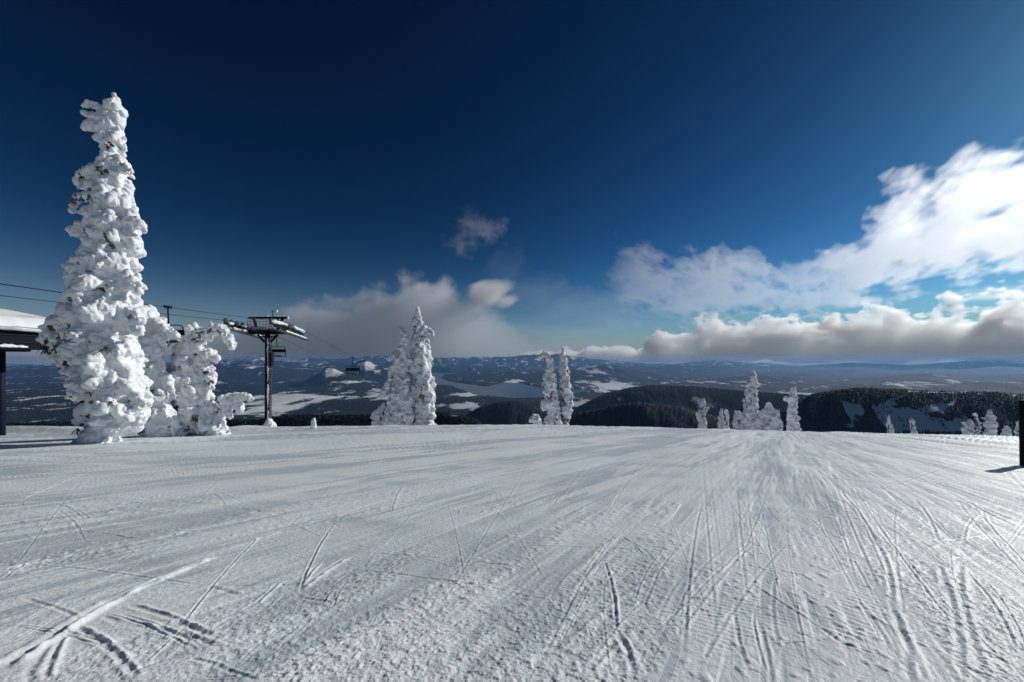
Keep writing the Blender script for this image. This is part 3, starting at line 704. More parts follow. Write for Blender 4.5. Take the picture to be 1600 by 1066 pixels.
# the pair right of the middle
path_tree('snow-caked fir with a hooked top drooping left, one of two right of the middle', (862, 672),
          [[(850, 550, 2.5), (854, 552, 3.5), (858, 560, 5), (860, 570, 6), (858, 580, 9), (859, 592, 11), (859, 605, 12), (859, 618, 12), (862, 630, 11), (866, 642, 10), (868, 652, 9), (868, 675, 10)],
           [(852, 553, 4), (846, 556, 3.5), (840, 560, 3), (833, 561, 1.5)], [(852, 628, 7), (850, 640, 5)], [(857, 652, 5), (855, 662, 7), (855, 676, 7)]], 71, .095, M_RIME_FAR, trunk_top=(860, 590), lump=.42, spike=.10, Y=62, scale=1.35, rough=1.15, r0=.3)
path_tree('slim straight snow-caked spire touching the hooked fir on its right', (884, 672),
          [[(879, 544, 1.5), (879, 550, 3), (880, 560, 5), (881, 570, 6), (881, 582, 8), (882, 595, 9), (884, 610, 9), (886, 622, 9), (886, 635, 9), (886, 648, 7), (885, 660, 5), (884, 676, 5)],
           [(886, 575, 5), (888, 584, 3)], [(889, 640, 5), (891, 650, 3)]], 72, .095, M_RIME_FAR, lump=.45, spike=.12, Y=63, scale=1.35, rough=1.15, r0=.3)
path_tree('round lump of a snow-buried shrub left of the hooked fir', (835, 664),
          [[(830, 657, 5), (836, 653, 8), (841, 657, 7), (838, 672, 9)]], 73, .07, M_RIME_FAR, lump=.35, spike=.0, Y=48, scale=1.2, rough=.6, name='snow_covered_bush')

# the row on the right, against the dark ridge
def fir(label, foot, Y, top, edges, seed, arms=(), name='snow_covered_fir'):
    path_tree(label, foot, [edges] + list(arms), seed, .12 * Y / 62, M_RIME_FAR, top, lump=.40, spike=.22, Y=Y, scale=1.6, rough=1.0, r0=.2, dens=.9, name=name)
fir('small upright snowy fir standing alone left of the right-hand row', (1097, 676), 62, (1097, 624),
    [(1097, 624, 2.5), (1097, 632, 4.5), (1097, 640, 6.5), (1097, 650, 7.5), (1097, 680, 9)], 81, [[(1100, 640, 4), (1104, 638, 3), (1106, 636, 1.5)], [(1094, 642, 4), (1089, 646, 2)]])
fir('thin snowy sapling, left one of two close together in the right-hand row', (1127, 676), 60, (1127, 638), [(1127, 638, 2), (1127, 646, 3), (1127, 655, 4), (1126, 680, 6)], 82)
fir('thin snowy sapling, right one of two close together in the right-hand row', (1136, 676), 61, (1135, 640), [(1134, 640, 2), (1136, 644, 3.5), (1136, 655, 4), (1136, 680, 6)], 83)
fir('bushy low snowy tree leaning left against the foot of the tallest right-hand fir', (1160, 676), 57, (1155, 642),
    [(1152, 642, 3), (1157, 648, 5), (1161, 655, 8), (1163, 680, 12)], 84, [[(1155, 648, 4), (1150, 652, 5), (1148, 660, 5), (1150, 668, 5)], [(1162, 642, 3), (1165, 650, 5), (1170, 662, 6), (1176, 670, 4)], [(1148, 641, 2), (1153, 646, 3)]], 'snow_covered_bush')
fir('tallest fir of the right-hand row, a snowy spire with a pointed top', (1175, 678), 60, (1176, 578),
    [(1176, 577, 1.5), (1176, 584, 3.5), (1176, 592, 6), (1175, 602, 9.5), (1174, 615, 11), (1174, 630, 12), (1174, 645, 13), (1176, 658, 15), (1178, 684, 17)], 85, [[(1170, 600, 6), (1164, 603, 3)], [(1184, 650, 6), (1190, 660, 4)]])
fir('broad bushy snowy fir just right of the tallest right-hand fir', (1206, 678), 59, (1200, 630),
    [(1200, 630, 3), (1202, 637, 6), (1202, 648, 10), (1204, 658, 13), (1206, 682, 18)], 86, [[(1212, 640, 5), (1214, 650, 4)], [(1215, 655, 6), (1220, 660, 4), (1222, 668, 4)], [(1195, 640, 5), (1192, 648, 4)]])
fir('blunt-topped snowy fir standing alone at the right end of the row', (1239, 680), 60, (1239, 606),
    [(1240, 606, 3), (1239, 613, 6), (1240, 622, 8), (1239, 634, 9), (1239, 648, 10), (1239, 660, 11), (1239, 684, 13)], 87, [[(1236, 608, 3), (1241, 605, 2), (1245, 605, 1.5)], [(1233, 622, 5), (1228, 620, 4), (1227, 626, 3)]])
fir('tiny snowy fir alone on the crest before the snow bowls, the left of two', (1390, 684), 62, (1388, 650), [(1388, 650, 2), (1389, 658, 4), (1391, 668, 5.5), (1392, 690, 7)], 88)
fir('tiny slimmer snowy fir alone on the crest, the right of two', (1426, 686), 62, (1424, 652), [(1424, 652, 1.8), (1425, 660, 3.5), (1427, 668, 4.5), (1428, 690, 5)], 89)
fir('wide frosted bush with fanned branches near the right edge', (1512, 686), 58, (1515, 655), [(1514, 656, 4), (1512, 664, 8), (1512, 690, 12)], 90,
    [[(1510, 664, 3), (1503, 660, 2), (1500, 658, 1.2)], [(1508, 670, 3), (1500, 669, 1.5)], [(1515, 660, 3), (1509, 655, 1.5)]], 'snow_covered_bush')
fir('frosted fir with a bent top, between a fanned bush and a taller fir', (1526, 686), 59, (1524, 648), [(1520, 648, 2), (1525, 649, 3), (1527, 658, 5), (1527, 670, 7), (1527, 692, 8)], 91)
fir('taller frosted fir near the right edge, the highest of that group', (1546, 688), 60, (1547, 638), [(1547, 638, 2.5), (1547, 646, 5), (1547, 656, 8), (1547, 668, 11), (1547, 692, 13)], 92, [[(1540, 655, 4), (1533, 653, 2)]])
fir('low rounded frosted shrub left of the dark post', (1574, 688), 57, (1573, 667), [(1572, 667, 3), (1573, 672, 7), (1574, 692, 9)], 93, name='snow_covered_bush')
fir('frosted shrub half hidden by the dark post', (1592, 688), 58, (1594, 658), [(1594, 657, 2.5), (1592, 665, 5), (1590, 675, 7), (1590, 692, 8)], 94, name='snow_covered_bush')

# snow-plastered stake by the piste
def stake():
    base = on_ground(490, 670); p = MB()
    g = empty('piste_stake', base, 'short stake plastered with snow at the edge of the slope, right of the lift tower', 'stake')
    p.tube([base - Vector((0, 0, .3)), at(490, 655, base.y)], .05, 10); p.build('stake_pole', M_BARK, g, True)
    b = Blobs(99); b.limb([(at(490, 655, base.y), .14), (at(490, 662, base.y), .17), (at(490, 671, base.y), .22)], lump=.4)
    link_mesh('snow_crust', b.mesh('snow_crust', .035, .5, .6, 9), M_RIME, g)
stake()


# ------------------------------------------------------------------ the chairlift: it runs straight away from the viewer, over the crest
XA, XB, TY = -25.7, -21.6, 37.0                          # the two sides of the line, the tower's distance
M_STEEL, _nt, _b = mat('dark_steel', (0.010, 0.011, 0.015), 0.75, 0.0, 0.1)
M_BLUE, _nt, _b = mat('blue_painted_steel', (0.008, 0.012, 0.036), 0.65, 0.0, 0.15)
M_GALV, _nt, _b = mat('galvanised_steel', (0.10, 0.105, 0.115), 0.55, 0.3)
M_RUBBER, _nt, _b = mat('black_rubber', (0.02, 0.02, 0.02), 0.7)
M_WHITE, _nt, _b = mat('white_plastic', (0.75, 0.76, 0.78), 0.5)

def snow_bits(root, name, specs, seed, voxel=.05, scale=.5):
    """lumps of snow lying on steelwork, one part each"""
    for i, pts in enumerate(specs):
        b = Blobs(seed + i); b.limb(pts, lump=.5, core=.95, dens=.8)
        link_mesh(name, b.mesh(name, voxel, .6, scale, seed), M_RIME, root)

def cable_z(x, y):
    if y <= TY: return 3.22 + .0083 * y - .004 * (TY - y) + .0012 * (y - 8) * (y - TY) * .5
    d = y - TY; return 3.15 + .0083 * y - .20 * d - .0018 * d * d + (0.35 if x == XA else 0) * 0
CABLES = []
for x, lab in ((XA, 'thin black lift cable on the far left side of the tower, sagging downhill'), (XB, 'thin black lift cable on the right side of the tower, running past two chairs')):
    m = MB(); ys = list(np.linspace(10, TY, 20)) + list(np.linspace(TY + 1.5, 150, 40))
    m.tube([(x, y, cable_z(x, y)) for y in ys], .022, 6)
    o = m.build('lift_cable', M_RUBBER, None, True); tag(o, lab, 'cable', 'lift cables')

def tower():
    cx = -23.55; zt = 2.46; zb = gz(cx, TY)
    g = empty('lift_tower', (cx, TY, zb), 'dark steel chairlift tower with crossarm and lifting frame, plastered with snow', 'lift tower')
    m = MB(); m.tube([(cx, TY, zb - 1.5), (cx, TY, zt - .5), (cx, TY, zt)], [.26, .23, .22], 20); m.build('pole', M_BLUE, g, True)
    m = MB(); m.box((cx, TY, zt - .32), (1.15, .7, .12), 0, .02)                        # head plate with gussets
    for sx in (-1, 1):
        m.bar((cx + sx * .3, TY, zt - .85), (cx + sx * .95, TY, zt - .1), .12, .16)
    m.build('head_plate', M_STEEL, g)
    m = MB(); m.box((cx - .05, TY, zt + .12), (4.7, .42, .40), 0, .03); m.build('crossarm', M_STEEL, g)
    # lifting frame: two posts that lean outwards and the beam on top
    fr = MB()
    fr.bar((cx - .95, TY, zt + .3), (cx - 1.35, TY, zt + 1.42), .16, .2)
    fr.build('frame_post', M_STEEL, g); fr = MB()
    fr.bar((cx + .95, TY, zt + .3), (cx + 1.45, TY, zt + 1.42), .16, .2)
    fr.bar((cx + 1.25, TY, zt + .75), (cx + .95, TY, zt + 1.42), .1, .12)
    fr.build('frame_post', M_STEEL, g)
    m = MB(); m.box((cx + .05, TY, zt + 1.5), (3.75, .2, .2), 0, .02); m.build('top_beam', M_STEEL, g)
    # service platform with its rails and mesh
    for sy in (-1,):
        w = MB()
        y0 = TY - .75
        w.box((cx - .05, y0, zt + .30), (2.3, .6, .05))
        wp = w.build('platform', M_GALV, g)
        rl = MB()
        for k in range(9):
            xx = cx - 1.2 + 2.3 * k / 8; rl.bar((xx, y0 - .3, zt + .3), (xx, y0 - .3, zt + 1.3), .03)
        for hz in (.55, .8, 1.05, 1.3): rl.bar((cx - 1.2, y0 - .3, zt + hz), (cx + 1.1, y0 - .3, zt + hz), .035)
        rl.build('railing', M_GALV, g)
    # sheave trains along the line, each with its wheels
    for sx, x in ((-1, XA), (1, XB)):
        b = MB(); L = 2.7
        dz = lambda y: .31 - .13 * (y - TY) - .012 * (y - TY) ** 2
        b.bar((x, TY - L, 2.66 + dz(TY - L)), (x, TY - .2, 2.70 + dz(TY)), .10, .20); b.bar((x, TY + .2, 2.70 + dz(TY)), (x, TY + L, 2.66 + dz(TY + L)), .10, .20)
        b.bar((x, TY - L * .8, 2.50 + dz(TY - L * .8)), (x, TY + L * .8, 2.50 + dz(TY + L * .8)), .14, .16)
        b.bar((x - sx * .02, TY, 2.51), (x, TY, 3.06), .16, .22)
        t = b.build('sheave_beam', M_STEEL, g)
        for k in range(8):
            y = TY - L + .15 + (2 * L - .3) * k / 7
            wv = MB(); zz = 2.88 + dz(y)
            wv.tube([(x - .06, y, zz), (x - .045, y, zz), (x + .045, y, zz), (x + .06, y, zz)], [.15, .22, .22, .15], 18)
            wo = wv.build('sheave_wheel', M_RUBBER, t, True)
        # catwalk beside the wheels
        c = MB(); c.bar((x + .55, TY - L, 2.05 + dz(TY - L)), (x + .55, TY + L, 2.05 + dz(TY + L)), .5, .05)
        for y in (TY - L, TY - L / 2, TY + L / 2, TY + L): c.bar((x + .3, y, 2.05 + dz(y)), (x, y, 2.6 + dz(y)), .05)
        c.build('catwalk', M_GALV, g)
    ld = MB()
    lx, ly = cx + .34, TY - .12
    for s_ in (-.17, .17): ld.bar((lx, ly + s_, zb + .8), (lx, ly + s_, zt - .3), .05)
    for k in range(24):
        z = zb + 1.0 + k * .33
        if z < zt - .3: ld.bar((lx, ly - .17, z), (lx, ly + .17, z), .03)
    for z in (zb + 2.2, zb + 4.6): ld.bar((cx, ly, z), (lx, ly, z), .05)
    ld.build('ladder', M_GALV, g)
    jb = MB(); jb.box((cx + .42, TY - .05, -.04), (.24, .42, 1.35), 0, .03); jb.build('control_box', M_BLUE, g)
    an = MB(); an.bar((cx + .5, TY, zt + 1.6), (cx + .5, TY, zt + 2.2), .05); an.bar((cx + .35, TY, zt + 2.15), (cx + .75, TY, zt + 2.15), .04); an.build('sensor_mast', M_STEEL, g)
    an = MB(); an.box((cx + .85, TY, zt + 2.12), (.22, .2, .26), 0, .05); an.build('wind_sensor', M_WHITE, g)
    # snow and rime stuck to it
    snow_bits(g, 'snow_cap', [[(Vector((cx - 1.0, TY - .4, zt + .40)), .10), (Vector((cx - .5, TY - .75, zt + .42)), .13), (Vector((cx + 1.1, TY - .75, zt + .40)), .09)],
                              [(Vector((cx + 1.95, TY, zt + 1.55)), .13), (Vector((cx + 2.0, TY, zt + 1.4)), .10)], [(Vector((cx - .1, TY, zt + 1.65)), .08), (Vector((cx + .05, TY, zt + 1.66)), .07)],
                              [(Vector((XB + .1, TY - 2.5, 3.36)), .16), (Vector((XB + .1, TY - 1.4, 3.33)), .15), (Vector((XB + .1, TY - .3, 3.26)), .10)],
                              [(Vector((XB + .1, TY + .8, 3.16)), .15), (Vector((XB + .1, TY + 2.6, 2.81)), .16)], [(Vector((XB + .55, TY - 1.2, 2.61)), .10), (Vector((XB + .55, TY + 2.3, 2.09)), .10)],
                              [(Vector((XB - .25, TY, 2.63)), .16), (Vector((XB + .15, TY + .1, 2.71)), .20)],
                              [(Vector((XA + .5, TY - 2.2, 2.73)), .13), (Vector((XA + .5, TY - .6, 2.61)), .12)], [(Vector((XA + .5, TY + .4, 2.51)), .12), (Vector((XA + .5, TY + 1.8, 2.21)), .12)],
                              [(Vector((XA + .15, TY - 2.3, 3.23)), .13), (Vector((XA + .15, TY - 1.8, 3.19)), .11)], [(Vector((XA + .12, TY - .6, 3.16)), .12), (Vector((XA + .12, TY - .1, 3.11)), .12)]], 300, .05, .4)
    # a strip of rime down the windward side, and the drift at the foot
    b = Blobs(340); rr = random.Random(3); z = zt - .5
    pts = []
    while z > zb: pts.append((Vector((cx + .13 + rr.uniform(-.03, .03), TY - .20, z)), rr.uniform(.03, .075))); z -= .35
    b.limb(pts, lump=.6, core=.95); link_mesh('rime_strip', b.mesh('rime_strip', .045, .6, .4, 5), M_RIME, g)
    b = Blobs(341); b.limb([(Vector((cx + .35, TY - .3, zb + 1.15)), .16), (Vector((cx + .4, TY - .35, zb + .65)), .42), (Vector((cx + .4, TY - .3, zb - .1)), .85)], lump=.45)
    b.limb([(Vector((cx - .9, TY - .3, zb + .5)), .16), (Vector((cx - .9, TY - .3, zb - .1)), .28)], lump=.5)
    link_mesh('snow_drift', b.mesh('snow_drift', .06, .8, .8, 6), M_RIME, g)
tower()

def chair(x, y, label, swing=0.0, seat_down=True, proto=None):
    """a chair hung on the cable, its open side facing along the line"""
    z = cable_z(x, y)
    g = empty('lift_chair', (x, y, z), label, 'chairlift chair', 'chairs hanging on the lift cables')
    P = lambda a, b, c: (x + a, y + b, z + c)
    m = MB(); m.box(P(0, 0, .02), (.14, .5, .16), 0, .03); m.tube([P(-.12, 0, -.02), P(.12, 0, -.02)], .05, 8); m.build('grip', M_STEEL, g)
    m = MB(); m.tube([P(0, 0, -.05), P(.02, 0, -.5), P(.05, 0, -.95), P(.03, .02, -1.12)], .04, 8)
    m.build('hanger', M_STEEL, g, True)
    m = MB(); w = .92
    m.tube([P(-w, .1, -2.2), P(-w, .12, -1.6), P(-w + .06, .06, -1.2), P(-w + .2, .03, -1.12), P(w - .2, .03, -1.12), P(w - .06, .06, -1.2), P(w, .12, -1.6), P(w, .1, -2.2)], .035, 8)
    m.build('bail', M_STEEL, g, True)
    m = MB(); m.box(P(0, .12, -1.58), (1.78, .06, .34), 0, .02); m.build('backrest', M_STEEL, g) if seat_down else None
    m2 = MB(); m2.box(P(0, -.16, -2.18), (1.84, .52, .11), 0, .04); m2.build('seat', M_RUBBER, g)
    for q in (-1, 1):
        m3 = MB(); m3.tube([P(q * w, .05, -1.75), P(q * (w + .02), -.42, -1.75), P(q * (w - .1), -.5, -1.75)], .025, 6)
        m3.build('armrest', M_STEEL, g, True)
    b = Blobs(int(y)); b.limb([(Vector(P(-.8, -.15, -2.1)), .07), (Vector(P(.8, -.15, -2.1)), .07)], lump=.6)
    link_mesh('snow_dusting', b.mesh('snow_dusting', .035, .5, .3, 4), M_RIME, g)
    return g
chair(XA, 41.9, 'empty lift chair hanging just right of the tower pole against the grey cloud')
chair(XB, 52.0, 'dark lift chair farthest downhill, hanging over the valley right of the tower')
chair(XB, 24.1, 'lift chair left of the tower, hanging behind the bowed snowy tree')

# ------------------------------------------------------------------ the lift station at the left edge
def station():
    x0, x1, y0, y1 = -35.5, -28.6, 12.0, 27.0
    zb = gz(-31.5, 23.7)
    g = empty('lift_station', (-31.5, 23.7, zb), 'dark lift station under a thick slab of snow at the left edge', 'lift station')
    m = MB(); m.box(((x0 + x1) / 2, (y0 + y1) / 2, 1.30), (x1 - x0, y1 - y0, 1.35), 0, .12); m.build('housing', M_STEEL, g)
    m = MB()
    for z in (.96, 1.38): m.box((x1 + .02, (y0 + y1) / 2, z), (.06, y1 - y0 - .4, .07), 0, .01)
    m.box((x1 - .1, (y0 + y1) / 2, 2.0), (.5, y1 - y0 + .3, .1), 0, .02)
    m.build('panel_rib', M_BLUE, g)
    m = MB(); m.box((x1 + .25, 19.5, .60), (.7, 6.6, .1), 0, .02); m.build('service_ledge', M_STEEL, g)
    m = MB(); m.tube([(-31.55, 23.7, zb - 1), (-31.55, 23.7, .68)], [.20, .19], 18); m.box((-31.55, 23.7, .58), (1.0, 2.2, .25), 0, .03); m.build('leg', M_BLUE, g, True)
    # the snow on the roof: thick, rounded, overhanging the edge
    n1, n2_ = 70, 130; xs = np.linspace(x0 - .2, x1 + .32, n1); ys = np.linspace(y0 - .2, y1 + .4, n2_)
    gx, gy = np.meshgrid(xs, ys)
    ex = np.minimum(gx - xs[0], xs[-1] - gx); ey = np.minimum(gy - ys[0], ys[-1] - gy)
    crown = .22 + .62 * sstep(0, 3.2, ex) * sstep(0, 4.5, ey) + .30 * sstep(.0, .6, np.minimum(ex, ey)) + .10 * (fbm2(gx / .8, gy / 1.1, 3, 507) - .5)
    top = 1.90 + crown * sstep(0, .22, np.minimum(ex, ey)) + .16 * (fbm2(gx / 1.4, gy / 1.4, 3, 501) - .5)
    bot = np.full_like(top, 1.96) - .30 * sstep(.45, .05, np.minimum(ex, ey)) * (.3 + 1.4 * n2(gx / .9, gy / .9, 502))
    gx2 = gx + .10 * (n2(gy / .5, gx / .5, 503) - .5); gy2 = gy + .10 * (n2(gy / .5, gx / .5, 504) - .5)
    V = np.concatenate([np.stack([gx2, gy2, top], -1).reshape(-1, 3), np.stack([gx2, gy2, bot], -1).reshape(-1, 3)])
    q = grid_quads(n2_, n1); N_ = n1 * n2_
    i = np.arange(N_).reshape(n2_, n1); loop = np.concatenate([i[0, :], i[1:, -1], i[-1, -2::-1], i[-2:0:-1, 0]])
    side = np.stack([loop, np.roll(loop, -1), np.roll(loop, -1) + N_, loop + N_], -1)[:, ::-1]
    me = np_mesh('roof_snow', V, np.concatenate([q, q[:, ::-1] + N_, side])); link_mesh('roof_snow', me, M_RIME, g)
    b = Blobs(350); b.limb([(Vector((x1 + .3, 18.5, .72)), .14), (Vector((x1 + .3, 20.6, .73)), .13), (Vector((x1 + .3, 22.4, .68)), .08)], lump=.5)
    link_mesh('ledge_snow', b.mesh('ledge_snow', .05, .8, .6, 3), M_RIME, g)
station()

# ------------------------------------------------------------------ dark post at the right edge
def post():
    base = on_ground(1602, 728); x = (1595 - CX) / F * base.y + .17
    base = Vector((x, base.y, gz(x, base.y))); top = (HY - 626) / F * base.y
    g = empty('marker_post', base, 'thick dark post with a small cap of snow, cut off by the right edge', 'post')
    m = MB(); m.tube([base - Vector((0, 0, .4)), base + Vector((0, 0, .02)), Vector((x, base.y, top - .03)), Vector((x, base.y, top))], [.125, .13, .15, .13], 20); m.build('post_pad', M_STEEL, g, True)
    b = Blobs(360); b.limb([(Vector((x - .05, base.y, top + .01)), .07), (Vector((x + .06, base.y, top + .02)), .08)], lump=.5)
    link_mesh('snow_cap', b.mesh('snow_cap', .02, .4, .3, 2), M_RIME, g)
post()


# ------------------------------------------------------------------ clouds: real volumes, far beyond the haze
def lattice(shape, wl, ext, seed):
    """smooth random field on a regular grid: shape cells over ext metres, features wl metres"""
    r = np.random.default_rng(seed); f = None
    k = [max(2, int(e / w) + 3) for e, w in zip(ext, wl)]
    f = r.random(k)
    for ax in range(3):
        n = shape[ax]; t = np.linspace(0, ext[ax] / wl[ax], n); i = t.astype(int); fr = fade(t - i)
        i = np.minimum(i, k[ax] - 2)
        sh = [1, 1, 1]; sh[ax] = n; fr = fr.reshape(sh)
        f = np.take(f, i, ax) * (1 - fr) + np.take(f, i + 1, ax) * fr
    return f

def fbm_grid(shape, wl, ext, octv, seed, gain=.55, billow=False):
    s = 0; t = 0; a = 1
    for o in range(octv):
        n = lattice(shape, [w / 2 ** o for w in wl], ext, seed + o)
        if billow: n = 1 - np.abs(2 * n - 1)
        s = s + a * n; t += a; a *= gain
    return s / t

def volume_object(name, dens, lo, hi, mt, label, az=0.0):
    nx, ny, nz = dens.shape
    me = bpy.data.meshes.new(name); n = dens.size
    xs = np.linspace(lo[0], hi[0], nx); ys = np.linspace(lo[1], hi[1], ny); zs = np.linspace(lo[2], hi[2], nz)
    me.vertices.add(n)
    a = me.attributes.new('dens', 'FLOAT', 'POINT'); a.data.foreach_set('value', dens.transpose(2, 1, 0).astype(np.float32).ravel())
    co = np.zeros((n, 3), np.float32); co[0] = lo; co[-1] = hi; co[1:-1] = [(l + h) / 2 for l, h in zip(lo, hi)]
    me.vertices.foreach_set('co', co.ravel())
    ng = bpy.data.node_groups.new(name, 'GeometryNodeTree')
    ng.interface.new_socket('Geometry', in_out='INPUT', socket_type='NodeSocketGeometry'); ng.interface.new_socket('Geometry', in_out='OUTPUT', socket_type='NodeSocketGeometry')
    L = ng.links; A = ng.nodes.new
    gi = A('NodeGroupInput'); go = A('NodeGroupOutput'); vc = A('GeometryNodeVolumeCube'); sm = A('GeometryNodeSetMaterial')
    pos = A('GeometryNodeInputPosition'); sp = A('ShaderNodeSeparateXYZ'); L.new(pos.outputs[0], sp.inputs[0])
    def mth(op, x, y):
        m = A('ShaderNodeMath'); m.operation = op
        for i, v in enumerate((x, y)):
            if v is None: continue
            if hasattr(v, 'links'): L.new(v, m.inputs[i])
            else: m.inputs[i].default_value = v
        return m.outputs[0]
    ix = [mth('ROUND', mth('MULTIPLY', mth('SUBTRACT', sp.outputs[k], lo[k]), (nn - 1) / (hi[k] - lo[k])), None) for k, nn in enumerate((nx, ny, nz))]
    ix = [mth('MINIMUM', mth('MAXIMUM', v, 0.0), float(nn - 1)) for v, nn in zip(ix, (nx, ny, nz))]
    idx = mth('ADD', ix[0], mth('MULTIPLY', mth('ADD', ix[1], mth('MULTIPLY', ix[2], float(ny))), float(nx)))
    na = A('GeometryNodeInputNamedAttribute'); na.data_type = 'FLOAT'; na.inputs['Name'].default_value = 'dens'
    si = A('GeometryNodeSampleIndex'); si.data_type = 'FLOAT'; si.domain = 'POINT'
    L.new(gi.outputs[0], si.inputs['Geometry']); L.new(na.outputs[0], si.inputs['Value']); L.new(idx, si.inputs['Index'])
    L.new(si.outputs[0], vc.inputs['Density'])
    vc.inputs['Min'].default_value = lo; vc.inputs['Max'].default_value = hi
    vc.inputs['Resolution X'].default_value = nx; vc.inputs['Resolution Y'].default_value = ny; vc.inputs['Resolution Z'].default_value = nz
    L.new(vc.outputs[0], sm.inputs['Geometry']); sm.inputs['Material'].default_value = mt; L.new(sm.outputs[0], go.inputs[0])
    o = bpy.data.objects.new(name, me); COL.objects.link(o); me.materials.append(mt); o.rotation_euler = (0, 0, -az)
    md = o.modifiers.new('vapour', 'NODES'); md.node_group = ng
    return tag(o, label, 'cloud', kind='stuff')

def vapour(name, scale, colour, aniso):
    m = bpy.data.materials.new(name); m.use_nodes = True; nt = m.node_tree; nt.nodes.clear()
    o = nt.nodes.new('ShaderNodeOutputMaterial'); p = nt.nodes.new('ShaderNodeVolumePrincipled')
    p.inputs['Color'].default_value = (*colour, 1); p.inputs['Anisotropy'].default_value = aniso
    p.inputs['Density'].default_value = scale; p.inputs['Density Attribute'].default_value = 'density'
    nt.links.new(p.outputs[0], o.inputs['Volume'])
    if hasattr(m, 'volume_step_rate'): m.volume_step_rate = 1.0
    return m

def grid_axes(lo, hi, n):
    xs, ys, zs = [np.linspace(a, b, k) for a, b, k in zip(lo, hi, n)]
    return np.meshgrid(xs, ys, zs, indexing='ij')

def broadside(lo, hi, n, yc, az):
    X, Y, Z = grid_axes(lo, hi, n); c, s_ = math.cos(az), math.sin(az)
    wx = X * c + yc * s_; wy = np.maximum(-X * s_ + yc * c, yc * .12)
    return Y, Z, CX + F * wx / wy, HY - F * Z / wy, wy

def bank():
    """the long low bank of cumulus on the right, with its small far end in the middle"""
    yc, hw, az = 62000.0, 2800.0, math.radians(34)
    lo, hi = (-41000.0, yc - hw, -1200.0), (33000.0, yc + hw, 8200.0); n = (680, 36, 130); ext = [h - l for l, h in zip(lo, hi)]
    Y, Z, px, py, wy = broadside(lo, hi, n, yc, az)
    xs = [820, 860, 885, 905, 925, 945, 965, 985, 996, 1015, 1035, 1060, 1090, 1124, 1150, 1171, 1195, 1217, 1247, 1260, 1280, 1294, 1328, 1349, 1370, 1396, 1421, 1440, 1455, 1489, 1510, 1532, 1574, 1600, 1680, 1800]
    ys = [556, 551, 548, 553, 546, 549, 545, 548, 552, 540, 529, 524, 517, 513, 521, 518, 510, 506, 509, 519, 512, 503, 502, 488, 494, 484, 491, 489, 483, 479, 488, 485, 474, 477, 470, 475]
    T = np.interp(px, xs, ys) - 3; Bt = np.interp(px, [820, 900, 1000, 1100, 1800], [560, 561, 565, 566, 566])
    w = np.sqrt(np.clip(1 - ((Y - yc) / hw) ** 2, 0, 1))
    h = (Bt - py) / np.maximum(Bt - T, 3) / (.4 + .6 * w)
    nz = fbm_grid(n, (4200, 7000, 3000), ext, 5, 601, .6, True); nb = fbm_grid(n, (8000, 9000, 5000), ext, 3, 641, .6, True); nf = fbm_grid(n, (1400, 5000, 1100), ext, 3, 621, .75)
    f = np.minimum((.92 - h) * 1.25, (h + .03) * 4.0) * np.clip(w * 1.4, 0, 1)
    f = f + 1.6 * (nz - .62) * (.8 + .25 * sstep(-.05, .3, h)) + .6 * (nb - .62) + .55 * (nf - .5)
    d = np.clip(f * 8.0, 0, 1) * (h > -.03) * (w > .02) * (px > 820) * (wy > yc * .2)
    volume_object('cumulus_bank', d, lo, hi, vapour('cumulus_vapour', .00095, (.997, .997, .998), .55), 'long low bank of white cumulus with grey bases over the horizon on the right', az)

